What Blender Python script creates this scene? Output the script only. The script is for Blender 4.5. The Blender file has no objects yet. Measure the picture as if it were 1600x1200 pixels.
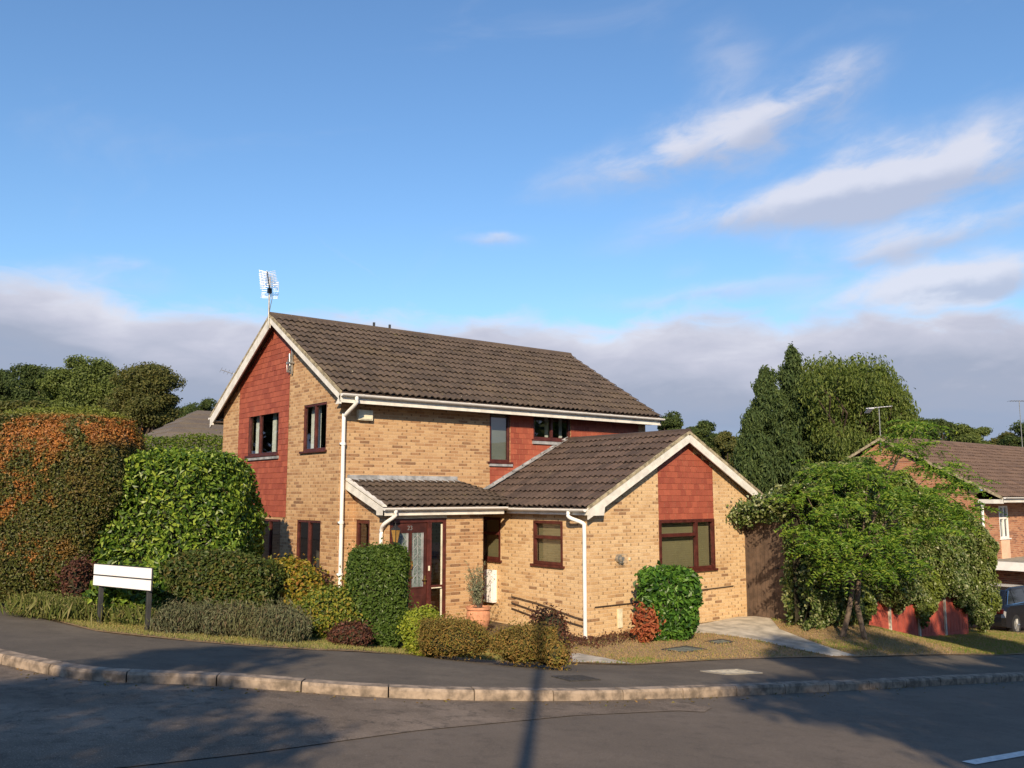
import bpy, bmesh, math, random
import numpy as np
from mathutils import Vector, Matrix
S = bpy.context.scene
COL = S.collection
R = math.radians
# ------------------------------------------------------------------ camera
CF = 1376.55; PITCH = R(7.171); YAW = R(38.938)
CAM = np.array([-9.182, -17.358, 2.894])
cd = bpy.data.cameras.new('camera'); cam = bpy.data.objects.new('camera', cd); COL.objects.link(cam)
cam.location = CAM; cam.rotation_euler = (R(90) + PITCH, 0, -YAW)
cd.sensor_width = 36; cd.lens = CF / 1600 * 36; cd.clip_start = .1; cd.clip_end = 3000
S.camera = cam
S.render.resolution_x = 1024; S.render.resolution_y = 768
r_ = np.array([math.cos(YAW), -math.sin(YAW), 0]); f_ = np.array([math.sin(YAW), math.cos(YAW), 0]); k_ = np.array([0, 0, 1.])
F_ = f_ * math.cos(PITCH) + k_ * math.sin(PITCH); U_ = k_ * math.cos(PITCH) - f_ * math.sin(PITCH)
# ------------------------------------------------------------------ world and sun
SUN_EL = R(26); SUN_H = R(42)            # light travels towards heading 42 deg (from +Y to +X)
W = bpy.data.worlds.new('World'); S.world = W; W.use_nodes = True
nt = W.node_tree; nt.nodes.clear()
class NT:
    def __init__(s, tree): s.t = tree
    def n(s, typ, **kw):
        o = s.t.nodes.new(typ)
        for k, v in kw.items(): setattr(o, k, v)
        return o
    def put(s, sock, v):
        if hasattr(v, 'is_output') or isinstance(v, bpy.types.NodeSocket): s.t.links.new(v, sock)
        elif v is not None:
            if isinstance(v, (tuple, list)) and len(v) == 3 and sock.type == 'RGBA': v = (*v, 1)
            sock.default_value = v
    def m(s, op, a, b=None, c=None, clamp=False):
        o = s.n('ShaderNodeMath', operation=op); o.use_clamp = clamp
        for i, v in enumerate((a, b, c)):
            if v is not None: s.put(o.inputs[i], v)
        return o.outputs[0]
    def vm(s, op, a, b=None, out=0):
        o = s.n('ShaderNodeVectorMath', operation=op)
        s.put(o.inputs[0], a)
        if b is not None: s.put(o.inputs[1], b)
        return o.outputs[out]
    def dot(s, a, b): return s.vm('DOT_PRODUCT', a, b, 1)
    def comb(s, x, y, z):
        o = s.n('ShaderNodeCombineXYZ')
        for i, v in enumerate((x, y, z)): s.put(o.inputs[i], v)
        return o.outputs[0]
    def sep(s, v):
        o = s.n('ShaderNodeSeparateXYZ'); s.put(o.inputs[0], v); return o.outputs
    def noise(s, vec, scale, det=4, rough=.55, dist=0, out=0):
        o = s.n('ShaderNodeTexNoise'); s.put(o.inputs['Vector'], vec); o.inputs['Scale'].default_value = scale
        o.inputs['Detail'].default_value = det; o.inputs['Roughness'].default_value = rough; o.inputs['Distortion'].default_value = dist
        return o.outputs[out]
    def ss(s, v, a, b, lo=0, hi=1):
        o = s.n('ShaderNodeMapRange', interpolation_type='SMOOTHSTEP'); s.put(o.inputs[0], v)
        for i, q in enumerate((a, b, lo, hi)): s.put(o.inputs[i + 1], q)
        return o.outputs[0]
    def mix(s, fac, a, b, typ='MIX'):
        o = s.n('ShaderNodeMix', data_type='RGBA', blend_type=typ); o.clamp_factor = True
        s.put(o.inputs[0], fac); s.put(o.inputs[6], a); s.put(o.inputs[7], b); return o.outputs[2]
    def ramp(s, fac, stops, interp='LINEAR'):
        o = s.n('ShaderNodeValToRGB'); s.put(o.inputs[0], fac); cr = o.color_ramp; cr.interpolation = interp
        while len(cr.elements) < len(stops): cr.elements.new(.5)
        for e, (p, c) in zip(cr.elements, stops): e.position = p; e.color = (*c, 1)
        return o.outputs[0]
w = NT(nt)
sky = w.n('ShaderNodeTexSky', sky_type='NISHITA', sun_disc=False, sun_elevation=SUN_EL, sun_rotation=SUN_H + math.pi, altitude=60, air_density=1.25, dust_density=.35, ozone_density=2.6)
d = w.n('ShaderNodeTexCoord').outputs['Generated']
dr = w.dot(d, tuple(r_)); df = w.dot(d, tuple(f_)); dz = w.sep(d)[2]
az = w.m('MULTIPLY', w.m('ARCTAN2', dr, df), 180 / math.pi); el = w.m('MULTIPLY', w.m('ARCSINE', dz), 180 / math.pi)
def azel(px, py):
    q = F_ + r_ * (px - 800) / CF + U_ * (600 - py) / CF; q = q / np.linalg.norm(q)
    return math.degrees(math.atan2(q @ r_, q @ f_)), math.degrees(math.asin(q[2]))
vv = w.comb(w.m('MULTIPLY', az, .05), w.m('MULTIPLY', el, .13), 0)
warp = w.noise(vv, 1.6, 4, .5)
n1 = w.noise(vv, 1.5, 6, .52, .25); n2 = w.noise(vv, 5.0, 5, .55, .5)
# the low bank of cloud: top edge height by azimuth
band = [(-400, 430), (0, 418), (110, 432), (200, 470), (330, 476), (420, 482), (640, 490), (800, 494), (950, 500), (1080, 482), (1210, 492), (1290, 484), (1440, 470), (1600, 482), (1900, 480)]
fc = w.n('ShaderNodeFloatCurve'); cur = fc.mapping.curves[0]
pts = [((azel(x, y)[0] + 60) / 120, azel(x, y)[1] / 30) for x, y in band]
pts = [(0, pts[0][1])] + pts + [(1, pts[-1][1])]
while len(cur.points) < len(pts): cur.points.new(.5, .5)
for p, q in zip(cur.points, pts): p.location = q
fc.mapping.update()
w.put(fc.inputs['Value'], w.m('DIVIDE', w.m('ADD', az, 60), 120, clamp=True))
top = w.m('MULTIPLY', fc.outputs[0], 30)
below = w.m('SUBTRACT', w.m('ADD', top, w.m('MULTIPLY', w.m('SUBTRACT', n2, .5), 3.2)), el)       # degrees under the top edge
bandm = w.m('MULTIPLY', w.ss(below, -.5, 1.5), w.ss(w.m('ADD', n1, w.m('MULTIPLY', below, .05)), .3, .45, .6, 1))
# separate cloud streaks: (px, py, half length, half width, slope deg, strength)
streaks = [(1250, 160, 120, 42, 22, .95), (1090, 235, 140, 55, 10, .85), (1000, 265, 110, 36, 5, .4), (1165, 110, 60, 45, 50, .35), (1270, 310, 240, 34, 8, 1.05), (1490, 275, 200, 36, 3, 1.0), (1340, 250, 80, 45, 12, .6), (1530, 210, 120, 36, 8, .45),
           (1440, 370, 120, 36, 3, .95), (1340, 410, 60, 20, 0, .5), (1500, 442, 110, 26, 8, 1.05), (1400, 472, 170, 32, 5, .9), (770, 376, 55, 11, 0, .62), (200, 418, 60, 14, -4, .5), (1110, 70, 60, 50, 60, .3), (1020, 22, 50, 34, 70, .22), (545, 400, 80, 4, -33, .22),
           (1230, 390, 40, 24, -30, .4), (850, 290, 70, 20, 20, .3), (1090, 462, 190, 18, 3, .6), (1070, 425, 40, 14, 0, .3), (90, 440, 140, 24, 0, .7), (1580, 330, 70, 20, 10, .4)]
wc = w.noise(w.comb(w.m('MULTIPLY', az, .10), w.m('MULTIPLY', el, .16), 7), 1.0, 5, .6, 0, 1); ws_ = w.sep(wc)
az_w = w.m('ADD', az, w.m('MULTIPLY', w.m('SUBTRACT', ws_[0], .5), 3)); el_w = w.m('ADD', el, w.m('MULTIPLY', w.m('SUBTRACT', ws_[1], .5), 3))
acc = None; lowacc = None
for px, py, rx, ry, sl, st in streaks:
    a0, e0 = azel(px, py); deg = 180 / math.pi / CF
    ca, sa = math.cos(R(sl)), math.sin(R(sl))
    x = w.m('SUBTRACT', az_w, a0); y = w.m('SUBTRACT', el_w, e0)
    x = w.m('MULTIPLY', x, math.cos(R(e0)))
    xr = w.m('ADD', w.m('MULTIPLY', x, ca / (rx * deg)), w.m('MULTIPLY', y, sa / (rx * deg)))
    yr = w.m('ADD', w.m('MULTIPLY', x, -sa / (ry * deg)), w.m('MULTIPLY', y, ca / (ry * deg)))
    g = w.m('ADD', w.m('MULTIPLY', xr, xr), w.m('MULTIPLY', yr, yr))
    g = w.m('MULTIPLY', w.m('EXPONENT', w.m('MULTIPLY', g, -1)), st)
    acc = g if acc is None else w.m('ADD', acc, g)
    lw = w.m('MULTIPLY', g, yr); lowacc = lw if lowacc is None else w.m('ADD', lowacc, lw)
vs = w.comb(w.m('ADD', w.m('MULTIPLY', az, .09), w.m('MULTIPLY', warp, .6)), w.m('ADD', w.m('MULTIPLY', el, .2), w.m('MULTIPLY', az, -.035)), 3)
n3 = w.noise(vs, 1.3, 7, .55, .35)
stm = w.m('MULTIPLY', w.ss(w.m('MULTIPLY', acc, w.m('ADD', .12, w.m('MULTIPLY', w.ss(w.m('ADD', w.m('MULTIPLY', n3, .75), w.m('MULTIPLY', w.noise(vs, 3.4, 6, .6, .5), .25)), .24, .74), 1.5))), .06, 1.25), .86)
dens = w.m('MAXIMUM', bandm, stm)
wisp = w.m('MULTIPLY', w.ss(w.noise(vs, .7, 5, .6, .6), .56, .85), .16)
dens = w.m('MAXIMUM', dens, wisp)
bandc = w.ramp(w.m('DIVIDE', w.m('ADD', below, w.m('MULTIPLY', w.m('SUBTRACT', n1, .5), 9)), 12, clamp=True),
               [(0, (5.2, 5.3, 6.0)), (.16, (4.0, 4.15, 5.0)), (.38, (2.7, 3.05, 3.95)), (.62, (2.3, 2.85, 3.95)), (1, (2.6, 3.4, 4.7))])
strc = w.mix(w.ss(lowacc, -.5, .35), (3.6, 3.85, 4.8), (5.5, 5.5, 6.1))
cc = w.mix(w.ss(below, -.8, .2), strc, bandc)
skyc = w.mix(1.0, sky.outputs[0], (.76, .955, 1.16), 'MULTIPLY')
fin = w.mix(dens, skyc, cc)
bg = w.n('ShaderNodeBackground'); bg.inputs[1].default_value = .105
w.put(bg.inputs[0], fin); out = w.n('ShaderNodeOutputWorld'); nt.links.new(bg.outputs[0], out.inputs[0])
sl_ = bpy.data.lights.new('sun', 'SUN'); so = bpy.data.objects.new('sun', sl_); COL.objects.link(so)
sl_.energy = 4.7; sl_.angle = R(.55); sl_.color = (1, .80, .56)
Ld = Vector((math.sin(SUN_H) * math.cos(SUN_EL), math.cos(SUN_H) * math.cos(SUN_EL), -math.sin(SUN_EL)))
so.rotation_euler = Ld.to_track_quat('-Z', 'Y').to_euler()
S.view_settings.view_transform = 'Standard'; S.view_settings.look = 'None'; S.view_settings.exposure = .45; S.view_settings.gamma = 1
# ------------------------------------------------------------------ ground height and pixel helpers
def H(x, y):
    u = (x - CAM[0]) * r_[0] + (y - CAM[1]) * r_[1]; v = (x - CAM[0]) * f_[0] + (y - CAM[1]) * f_[1]
    k = 70.; z = 1.36 - .063 * k * math.tanh(u / k) - .068 * k * math.tanh(v / k)
    dx = max(2 - x, 0, x - 9.5); dy = max(-4.4 - y, 0, y - 6); q = min(1, math.hypot(dx, dy) / 5); ww = 1 - q * q * (3 - 2 * q)
    return z * (1 - ww)
def ray(px, py): return F_ + r_ * (px - 800) / CF + U_ * (600 - py) / CF
def G(px, py):
    q = ray(px, py); t = 3.
    while t < 300:
        p = CAM + q * t
        if p[2] < H(p[0], p[1]): return (float(p[0]), float(p[1]), H(p[0], p[1]))
        t += .02
def at(px, v):                            # ground point under an image column at forward distance v
    u = (px - 800) / CF * v * .99
    p = CAM + r_ * u + f_ * v
    return (float(p[0]), float(p[1]), H(p[0], p[1]))
def zat(py, v): return CAM[2] - math.tan(math.atan((py - 600) / CF) - PITCH) * v
# ------------------------------------------------------------------ objects and tags
def tag(o, label=None, cat=None, group=None, kind=None):
    if label: o['label'] = label
    if cat: o['category'] = cat
    if group: o['group'] = group
    if kind: o['kind'] = kind
    return o
def empty(name, loc=(0, 0, 0), label=None, cat=None, group=None):
    o = bpy.data.objects.new(name, None); COL.objects.link(o); o.location = loc; o.empty_display_size = .2
    return tag(o, label, cat, group)
def link(name, me, parent=None):
    o = bpy.data.objects.new(name, me); COL.objects.link(o)
    if parent is not None:
        o.parent = parent
        l = Vector((0, 0, 0)); q = parent
        while q is not None: l += q.location; q = q.parent
        o.location = -l
    return o
class MB:
    def __init__(s): s.v = []; s.f = []; s.mi = []; s.n = 0
    def add(s, V, F, mi=0):
        V = np.asarray(V, float).reshape(-1, 3); F = np.asarray(F)
        s.v.append(V); s.f.append(F + s.n); s.mi.append(np.full(len(F), mi)); s.n += len(V); return s
    def quad(s, a, b, c, d_, mi=0): return s.add([a, b, c, d_], [[0, 1, 2, 3]], mi)
    def hexa(s, P, mi=0):                 # 8 corners: bottom loop then top loop
        return s.add(P, [[0, 3, 2, 1], [4, 5, 6, 7], [0, 1, 5, 4], [1, 2, 6, 5], [2, 3, 7, 6], [3, 0, 4, 7]], mi)
    def box(s, x0, x1, y0, y1, z0, z1, mi=0):
        return s.hexa([(x0, y0, z0), (x1, y0, z0), (x1, y1, z0), (x0, y1, z0), (x0, y0, z1), (x1, y0, z1), (x1, y1, z1), (x0, y1, z1)], mi)
    def obox(s, fr, a0, a1, z0, z1, d0, d1, mi=0):
        P = fr.P
        return s.hexa([P(a0, z0, d1), P(a1, z0, d1), P(a1, z0, d0), P(a0, z0, d0), P(a0, z1, d1), P(a1, z1, d1), P(a1, z1, d0), P(a0, z1, d0)], mi)
    def prism(s, poly, off, mi=0):        # closed polygon extruded by off
        n = len(poly); A = np.array(poly, float); B = A + np.array(off)
        s.add(np.vstack([A, B]), [[i, (i + 1) % n, n + (i + 1) % n, n + i] for i in range(n)], mi)
        if n == 4: s.add(A, [[3, 2, 1, 0]], mi); s.add(B, [[0, 1, 2, 3]], mi)
        else:
            s.add(A, [[0, i + 1, i] for i in range(1, n - 1)], mi); s.add(B, [[0, i, i + 1] for i in range(1, n - 1)], mi)
        return s
    def tube(s, pts, rad, sides=8, mi=0, cap=True):
        pts = [np.array(p, float) for p in pts]; rad = rad if hasattr(rad, '__len__') else [rad] * len(pts)
        V = []; up = np.array([0, 0, 1.])
        for i, p in enumerate(pts):
            t = pts[min(i + 1, len(pts) - 1)] - pts[max(i - 1, 0)]; t = t / (np.linalg.norm(t) + 1e-9)
            a = np.cross(t, up if abs(t[2]) < .95 else np.array([1., 0, 0])); a /= np.linalg.norm(a) + 1e-9; b = np.cross(a, t)
            for k in range(sides):
                th = 2 * math.pi * k / sides; V.append(p + (a * math.cos(th) + b * math.sin(th)) * rad[i])
        F = [[i * sides + k, i * sides + (k + 1) % sides, (i + 1) * sides + (k + 1) % sides, (i + 1) * sides + k] for i in range(len(pts) - 1) for k in range(sides)]
        s.add(V, F, mi)
        if cap:
            m = len(pts) - 1
            for i0, c in ((0, pts[0]), (m * sides, pts[m])):
                s.add(V[i0:i0 + sides] + [c], [[k, (k + 1) % sides, sides] for k in range(sides)], mi)
        return s
    def lathe(s, c, prof, sides=16, mi=0):
        V = [(c[0] + r * math.cos(2 * math.pi * k / sides), c[1] + r * math.sin(2 * math.pi * k / sides), c[2] + z) for r, z in prof for k in range(sides)]
        F = [[i * sides + k, i * sides + (k + 1) % sides, (i + 1) * sides + (k + 1) % sides, (i + 1) * sides + k] for i in range(len(prof) - 1) for k in range(sides)]
        return s.add(V, F, mi)
    def build(s, name, mats, parent=None, smooth=False, bevel=0):
        me = bpy.data.meshes.new(name)
        V = np.vstack(s.v); me.vertices.add(len(V)); me.vertices.foreach_set('co', V.ravel())
        sizes = np.concatenate([np.full(len(f), f.shape[1]) for f in s.f]); loops = np.concatenate([f.ravel() for f in s.f])
        me.loops.add(len(loops)); me.loops.foreach_set('vertex_index', loops.astype(np.int32))
        st = np.concatenate([[0], np.cumsum(sizes)[:-1]]); me.polygons.add(len(sizes))
        me.polygons.foreach_set('loop_start', st.astype(np.int32))
        me.polygons.foreach_set('material_index', np.concatenate(s.mi).astype(np.int32))
        me.update(calc_edges=True); me.validate()
        me.polygons.foreach_set('use_smooth', np.full(len(me.polygons), bool(smooth)))
        for m in (mats if isinstance(mats, (list, tuple)) else [mats]): me.materials.append(m)
        o = link(name, me, parent)
        if bevel:
            b = o.modifiers.new('bevel', 'BEVEL'); b.width = bevel; b.segments = 2; b.limit_method = 'ANGLE'
        return o
class Frame:                              # wall frame: a along, z up, d outwards
    def __init__(s, O, A, N): s.O = np.array(O, float); s.A = np.array(A, float); s.N = np.array(N, float)
    def P(s, a, z, d_=0): return s.O + s.A * a + s.N * d_ + np.array([0, 0, z])
# ------------------------------------------------------------------ materials
def mat(name, rough=.6):
    m = bpy.data.materials.new(name); m.use_nodes = True; t = m.node_tree; t.nodes.clear()
    q = NT(t); b = q.n('ShaderNodeBsdfPrincipled'); o = q.n('ShaderNodeOutputMaterial'); t.links.new(b.outputs[0], o.inputs[0])
    b.inputs['Roughness'].default_value = rough; q.b = b; q.o = o; q.mat = m
    q.geo = q.n('ShaderNodeNewGeometry'); q.pos = q.geo.outputs['Position']; q.isl = q.geo.outputs['Random Per Island']
    return q
def bump(q, h, strength=.4, dist=.01):
    b = q.n('ShaderNodeBump'); b.inputs['Strength'].default_value = strength; b.inputs['Distance'].default_value = dist
    q.put(b.inputs['Height'], h); q.t.links.new(b.outputs[0], q.b.inputs['Normal'])
def plain(name, col, rough=.5, var=.12, scale=6, metal=0, bmp=0, spec=None):
    q = mat(name, rough); n = q.noise(q.pos, scale, 5, .6)
    lo = tuple(c * (1 - var * 1.6) for c in col); hi = tuple(min(1, c * (1 + var)) for c in col)
    q.put(q.b.inputs['Base Color'], q.mix(q.ss(n, .3, .7), lo, hi)); q.b.inputs['Metallic'].default_value = metal
    if spec is not None: q.b.inputs['Specular IOR Level'].default_value = spec
    if bmp: bump(q, q.noise(q.pos, scale * 12, 3), bmp, .004)
    return q.mat
def brick(name, stops, mortar, hdark=.85, stain=(.6, .5, .4), soldier=0):
    q = mat(name, .88); x, y, z = q.sep(q.pos)
    u = q.m('ADD', x, y); row = q.m('FLOOR', q.m('DIVIDE', z, .0745)); fz = q.m('FRACT', q.m('DIVIDE', z, .0745))
    par = q.m('MODULO', q.m('ADD', row, 400), 2)
    uu = q.m('ADD', q.m('DIVIDE', u, .245), q.m('MULTIPLY', par, .5)); cell = q.m('FLOOR', uu); fu = q.m('FRACT', uu)
    dx = q.m('MULTIPLY', q.m('MINIMUM', fu, q.m('SUBTRACT', 1, fu)), .245); dy = q.m('MULTIPLY', q.m('MINIMUM', fz, q.m('SUBTRACT', 1, fz)), .0745)
    wob = q.m('MULTIPLY', q.m('SUBTRACT', q.noise(q.pos, 30, 3), .5), .009)
    face = q.ss(q.m('ADD', q.m('MINIMUM', dx, dy), wob), .0035, .0085)
    wn = q.n('ShaderNodeTexWhiteNoise', noise_dimensions='3D'); q.put(wn.inputs['Vector'], q.comb(cell, row, 1))
    wj = q.n('ShaderNodeTexWhiteNoise', noise_dimensions='3D'); q.put(wj.inputs['Vector'], q.comb(q.m('FLOOR', q.m('ADD', uu, .5)), row, 5))
    perp = q.m('MULTIPLY', q.m('SUBTRACT', 1, q.ss(q.m('ADD', dx, wob), .010, .026)), q.m('MULTIPLY', q.ss(dy, .006, .016), q.ss(wj.outputs[0], .15, .7)))  # upright joints: shade of the recess put into the brick colour
    big = q.noise(q.pos, .7, 4); rnd = q.m('ADD', wn.outputs[0], q.m('MULTIPLY', q.m('SUBTRACT', big, .5), .35), clamp=True)
    c = q.ramp(rnd, stops); fine = q.noise(q.pos, 45, 4, .7)
    c = q.mix(q.ss(fine, .35, .8), c, q.mix(1.0, c, (.66, .58, .5), 'MULTIPLY'))
    c = q.mix(face, mortar, c); c = q.mix(q.m('MULTIPLY', perp, hdark), c, q.mix(1.0, c, (.38, .33, .28), 'MULTIPLY'))
    dirt = q.m('MULTIPLY', q.ss(q.noise(q.pos, 1.1, 5, .65), .5, .8), .4)
    c = q.mix(dirt, c, q.mix(1.0, c, stain, 'MULTIPLY'))
    q.put(q.b.inputs['Base Color'], c); bump(q, q.m('ADD', face, q.m('MULTIPLY', fine, .45)), .55, .008)
    return q.mat
BUFF = brick('buff_brick', [(0, (.70, .51, .29)), (.45, (.66, .46, .25)), (.85, (.59, .39, .20)), (.96, (.48, .30, .15)), (1, (.32, .19, .10))], (.62, .46, .29))
BUFF2 = brick('tan_brick', [(0, (.58, .39, .21)), (.4, (.52, .33, .17)), (.78, (.44, .26, .13)), (.94, (.34, .19, .095)), (1, (.23, .13, .07))], (.54, .38, .23))
REDB = brick('orange_brick', [(0, (.50, .25, .14)), (.5, (.43, .19, .10)), (.8, (.35, .14, .075)), (1, (.22, .09, .055))], (.44, .32, .22), .5)
def rooft(name, base, warm, dark, lichen=.5):
    q = mat(name, .92); n = q.noise(q.pos, 1.0, 4, .6)
    c = q.mix(q.isl, dark, base); c = q.mix(q.m('MULTIPLY', q.ss(n, .45, .75), .6), c, warm)
    f = q.noise(q.pos, 26, 5, .7); c = q.mix(q.ss(f, .4, .75), c, q.mix(1.0, c, (.55, .52, .5), 'MULTIPLY'))
    l = q.ss(q.noise(q.pos, 13, 4, .65, .6), .66, .74); c = q.mix(q.m('MULTIPLY', l, lichen), c, (.42, .38, .27))
    l2 = q.ss(q.noise(q.pos, 5.2, 5, .7), .60, .70); c = q.mix(q.m('MULTIPLY', l2, .35 * lichen + .1), c, (.17, .15, .055))
    q.put(q.b.inputs['Base Color'], c); bump(q, f, .5, .006); return q.mat
ROOF = rooft('concrete_roof_tile', (.11, .08, .06), (.125, .09, .055), (.065, .048, .037), .9)
ROOF2 = rooft('brown_roof_tile', (.11, .074, .058), (.12, .082, .058), (.058, .04, .033), .6)
ROOF3 = rooft('grey_brown_roof_tile', (.17, .14, .11), (.17, .14, .1), (.11, .09, .075), .3)
ROOF4 = rooft('orange_brown_roof_tile', (.17, .11, .08), (.18, .12, .085), (.11, .072, .055), .35)
def redtile():
    q = mat('red_hanging_tile', .75); f = q.noise(q.pos, 20, 4, .7)
    c = q.mix(q.isl, (.24, .052, .029), (.38, .098, .052)); c = q.mix(q.ss(f, .4, .8), c, (.30, .07, .04))
    s = q.ss(q.noise(q.pos, 2.0, 5, .7), .56, .8); c = q.mix(q.m('MULTIPLY', s, .3), c, (.40, .2, .13))
    q.put(q.b.inputs['Base Color'], c); bump(q, f, .3, .004); return q.mat
RTILE = redtile()
WHITE = plain('white_upvc', (.80, .79, .76), .35, .05, 3)
GWHITE = plain('weathered_white_paint', (.72, .70, .64), .5, .1, 5)
MORTAR = plain('verge_mortar', (.34, .29, .19), .95, .35, 9, bmp=.6)
LEAD = plain('lead_flashing', (.33, .34, .35), .55, .3, 4)
FRAME = plain('mahogany_frame', (.085, .022, .017), .38, .25, 8)
DOORM = plain('mahogany_door', (.065, .019, .014), .4, .3, 5)
DARK = plain('dark_plastic', (.02, .02, .022), .45)
SOFF = plain('brown_soffit', (.10, .07, .055), .7)
GREYP = plain('grey_downpipe', (.35, .36, .36), .5)
METAL = plain('aluminium', (.9, .9, .9), .35, .03, 10, metal=.25)
STEEL = plain('galvanised_steel', (.42, .42, .40), .45, .15, 10, metal=.7)
CREAM = plain('cream_box', (.72, .68, .52), .5)
PEACH = plain('peach_render', (.68, .46, .32), .8, .08, 3)
BRASS = plain('aged_brass', (.30, .19, .06), .4, .3, 10, metal=.7)
AMBER = plain('amber_glass', (.34, .2, .06), .2, .2, 10)
TERRA = plain('terracotta', (.58, .27, .15), .85, .15, 8, bmp=.2)
SOILM = plain('dark_soil', (.085, .055, .035), .95, .4, 9, bmp=.6)
GATEM = plain('weathered_gate_board', (.10, .066, .046), .8, .25, 5, bmp=.4)
SIGNW = plain('sign_white', (.84, .84, .86), .3, .03, 3)
SIGNP = plain('sign_post_dark', (.035, .036, .037), .5, .2, 5)
BARK = plain('bark', (.14, .105, .08), .95, .4, 12, bmp=.8)
BARKD = plain('dark_bark', (.07, .05, .035), .95, .4, 12, bmp=.8)
BLIND = plain('tan_blind', (.42, .35, .19), .8, .06, 2)
BLINDG = plain('grey_green_blind', (.36, .38, .33), .8, .06, 2)
CURT = plain('net_curtain', (.70, .70, .66), .9, .1, 10)
ROOM = plain('dark_interior', (.10, .09, .08), .9)
FRED = plain('red_fence_stain', (.42, .085, .055), .8, .15, 4, bmp=.3)
CONC = plain('pale_concrete', (.50, .46, .38), .9, .22, 3, bmp=.4)
def glass(name, tint=(.75, .8, .8), base=.07):
    q = mat(name); t = q.t
    gl = q.n('ShaderNodeBsdfGlossy'); gl.inputs['Roughness'].default_value = .015; gl.inputs['Color'].default_value = (.9, .93, 1, 1)
    tr = q.n('ShaderNodeBsdfTransparent'); tr.inputs[0].default_value = (*tint, 1)
    cs = q.m('ABSOLUTE', q.dot(q.geo.outputs['Incoming'], q.geo.outputs['Normal'])); fr = q.m('MULTIPLY_ADD', q.m('POWER', q.m('SUBTRACT', 1, cs), 5), .9, .06)
    mx = q.n('ShaderNodeMixShader'); q.put(mx.inputs[0], q.m('ADD', fr, base)); t.links.new(tr.outputs[0], mx.inputs[1]); t.links.new(gl.outputs[0], mx.inputs[2])
    t.links.new(mx.outputs[0], q.o.inputs[0]); return q.mat
GLASS = glass('window_glass'); LEADG = plain('leaded_glass', (.16, .20, .19), .2, .3, 25)
def leafm(name, cols, rough=.5, patch=None, trans=.35, spec=.3, patchscale=1.2, pt=(.5, .62)):
    q = mat(name, rough); c = q.ramp(q.isl, [(i / (len(cols) - 1), k) for i, k in enumerate(cols)])
    n = q.noise(q.pos, .9, 3); c = q.mix(q.m('MULTIPLY', q.ss(n, .4, .7), .35), c, q.mix(1.0, c, (1.35, 1.2, .8), 'MULTIPLY'))
    if patch: c = q.mix(q.m('MULTIPLY', q.ss(q.noise(q.pos, patchscale, 5, .68), *pt), .9), c, patch)
    q.put(q.b.inputs['Base Color'], c); q.b.inputs['Specular IOR Level'].default_value = spec
    q.colour = c
    t = q.t; tl = q.n('ShaderNodeBsdfTranslucent'); q.put(tl.inputs[0], q.mix(1.0, c, (1.3, 1.3, .5), 'MULTIPLY'))
    mx = q.n('ShaderNodeMixShader'); mx.inputs[0].default_value = trans; t.links.new(q.b.outputs[0], mx.inputs[1]); t.links.new(tl.outputs[0], mx.inputs[2])
    t.links.new(mx.outputs[0], q.o.inputs[0]); return q.mat
def asph(name, a, b, speck=.35, crack=False, blot=.35):
    q = mat(name, .9); f = q.noise(q.pos, 90, 3, .8); n = q.noise(q.pos, .8, 5, .65); m = q.noise(q.pos, 5, 4, .6)
    c = q.mix(q.ss(n, .35, .7), a, b); c = q.mix(q.m('MULTIPLY', q.ss(m, .48, .72), blot), c, tuple(k * .45 for k in a))
    g2 = q.noise(q.pos, 38, 3, .8); c = q.mix(q.m('MULTIPLY', q.ss(f, .54, .66), speck), c, tuple(min(1, k * 2.6) for k in b)); c = q.mix(q.m('MULTIPLY', q.ss(g2, .56, .68), .5), c, tuple(k * .4 for k in a))
    st = q.ss(q.noise(q.pos, .35, 6, .7, .8), .55, .62); c = q.mix(q.m('MULTIPLY', st, .25), c, tuple(k * .6 for k in a))
    if crack:
        vo = q.n('ShaderNodeTexVoronoi', feature='DISTANCE_TO_EDGE'); vo.inputs['Scale'].default_value = .45
        q.put(vo.inputs['Vector'], q.vm('ADD', q.pos, q.vm('SCALE', q.noise(q.pos, 2.2, 4, .7, 0, 1), None)))
        c = q.mix(q.ss(vo.outputs[0], .0, .006, .75, 0), c, (.02, .018, .016))
    q.put(q.b.inputs['Base Color'], c); bump(q, q.m('ADD', f, m), .5, .004); return q.mat
ROADM = asph('smooth_asphalt', (.118, .094, .070), (.150, .119, .090), .4)
OLDM = asph('worn_asphalt', (.12, .09, .062), (.22, .17, .125), .6, True, .75)
PAVM = asph('pavement_asphalt', (.092, .076, .057), (.138, .114, .085), .4)
KERBM = plain('kerb_stone', (.28, .22, .165), .9, .35, 7, bmp=.6)
def lawnm():
    q = mat('dry_lawn', .95); n = q.noise(q.pos, .9, 5, .6); f = q.noise(q.pos, 30, 4, .75)
    c = q.mix(q.ss(n, .60, .70), (.38, .25, .135), (.17, .18, .06)); c = q.mix(q.ss(f, .4, .75), c, (.20, .135, .07))
    q.put(q.b.inputs['Base Color'], c); bump(q, f, .8, .02); return q.mat
LAWNM = lawnm(); GARD = plain('garden_soil', (.12, .085, .05), .95, .5, 5, bmp=.8)
FARG = plain('far_grass', (.07, .085, .03), .95, .4, .3)
LINE = plain('road_paint', (.72, .70, .66), .8, .12, 14)
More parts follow.
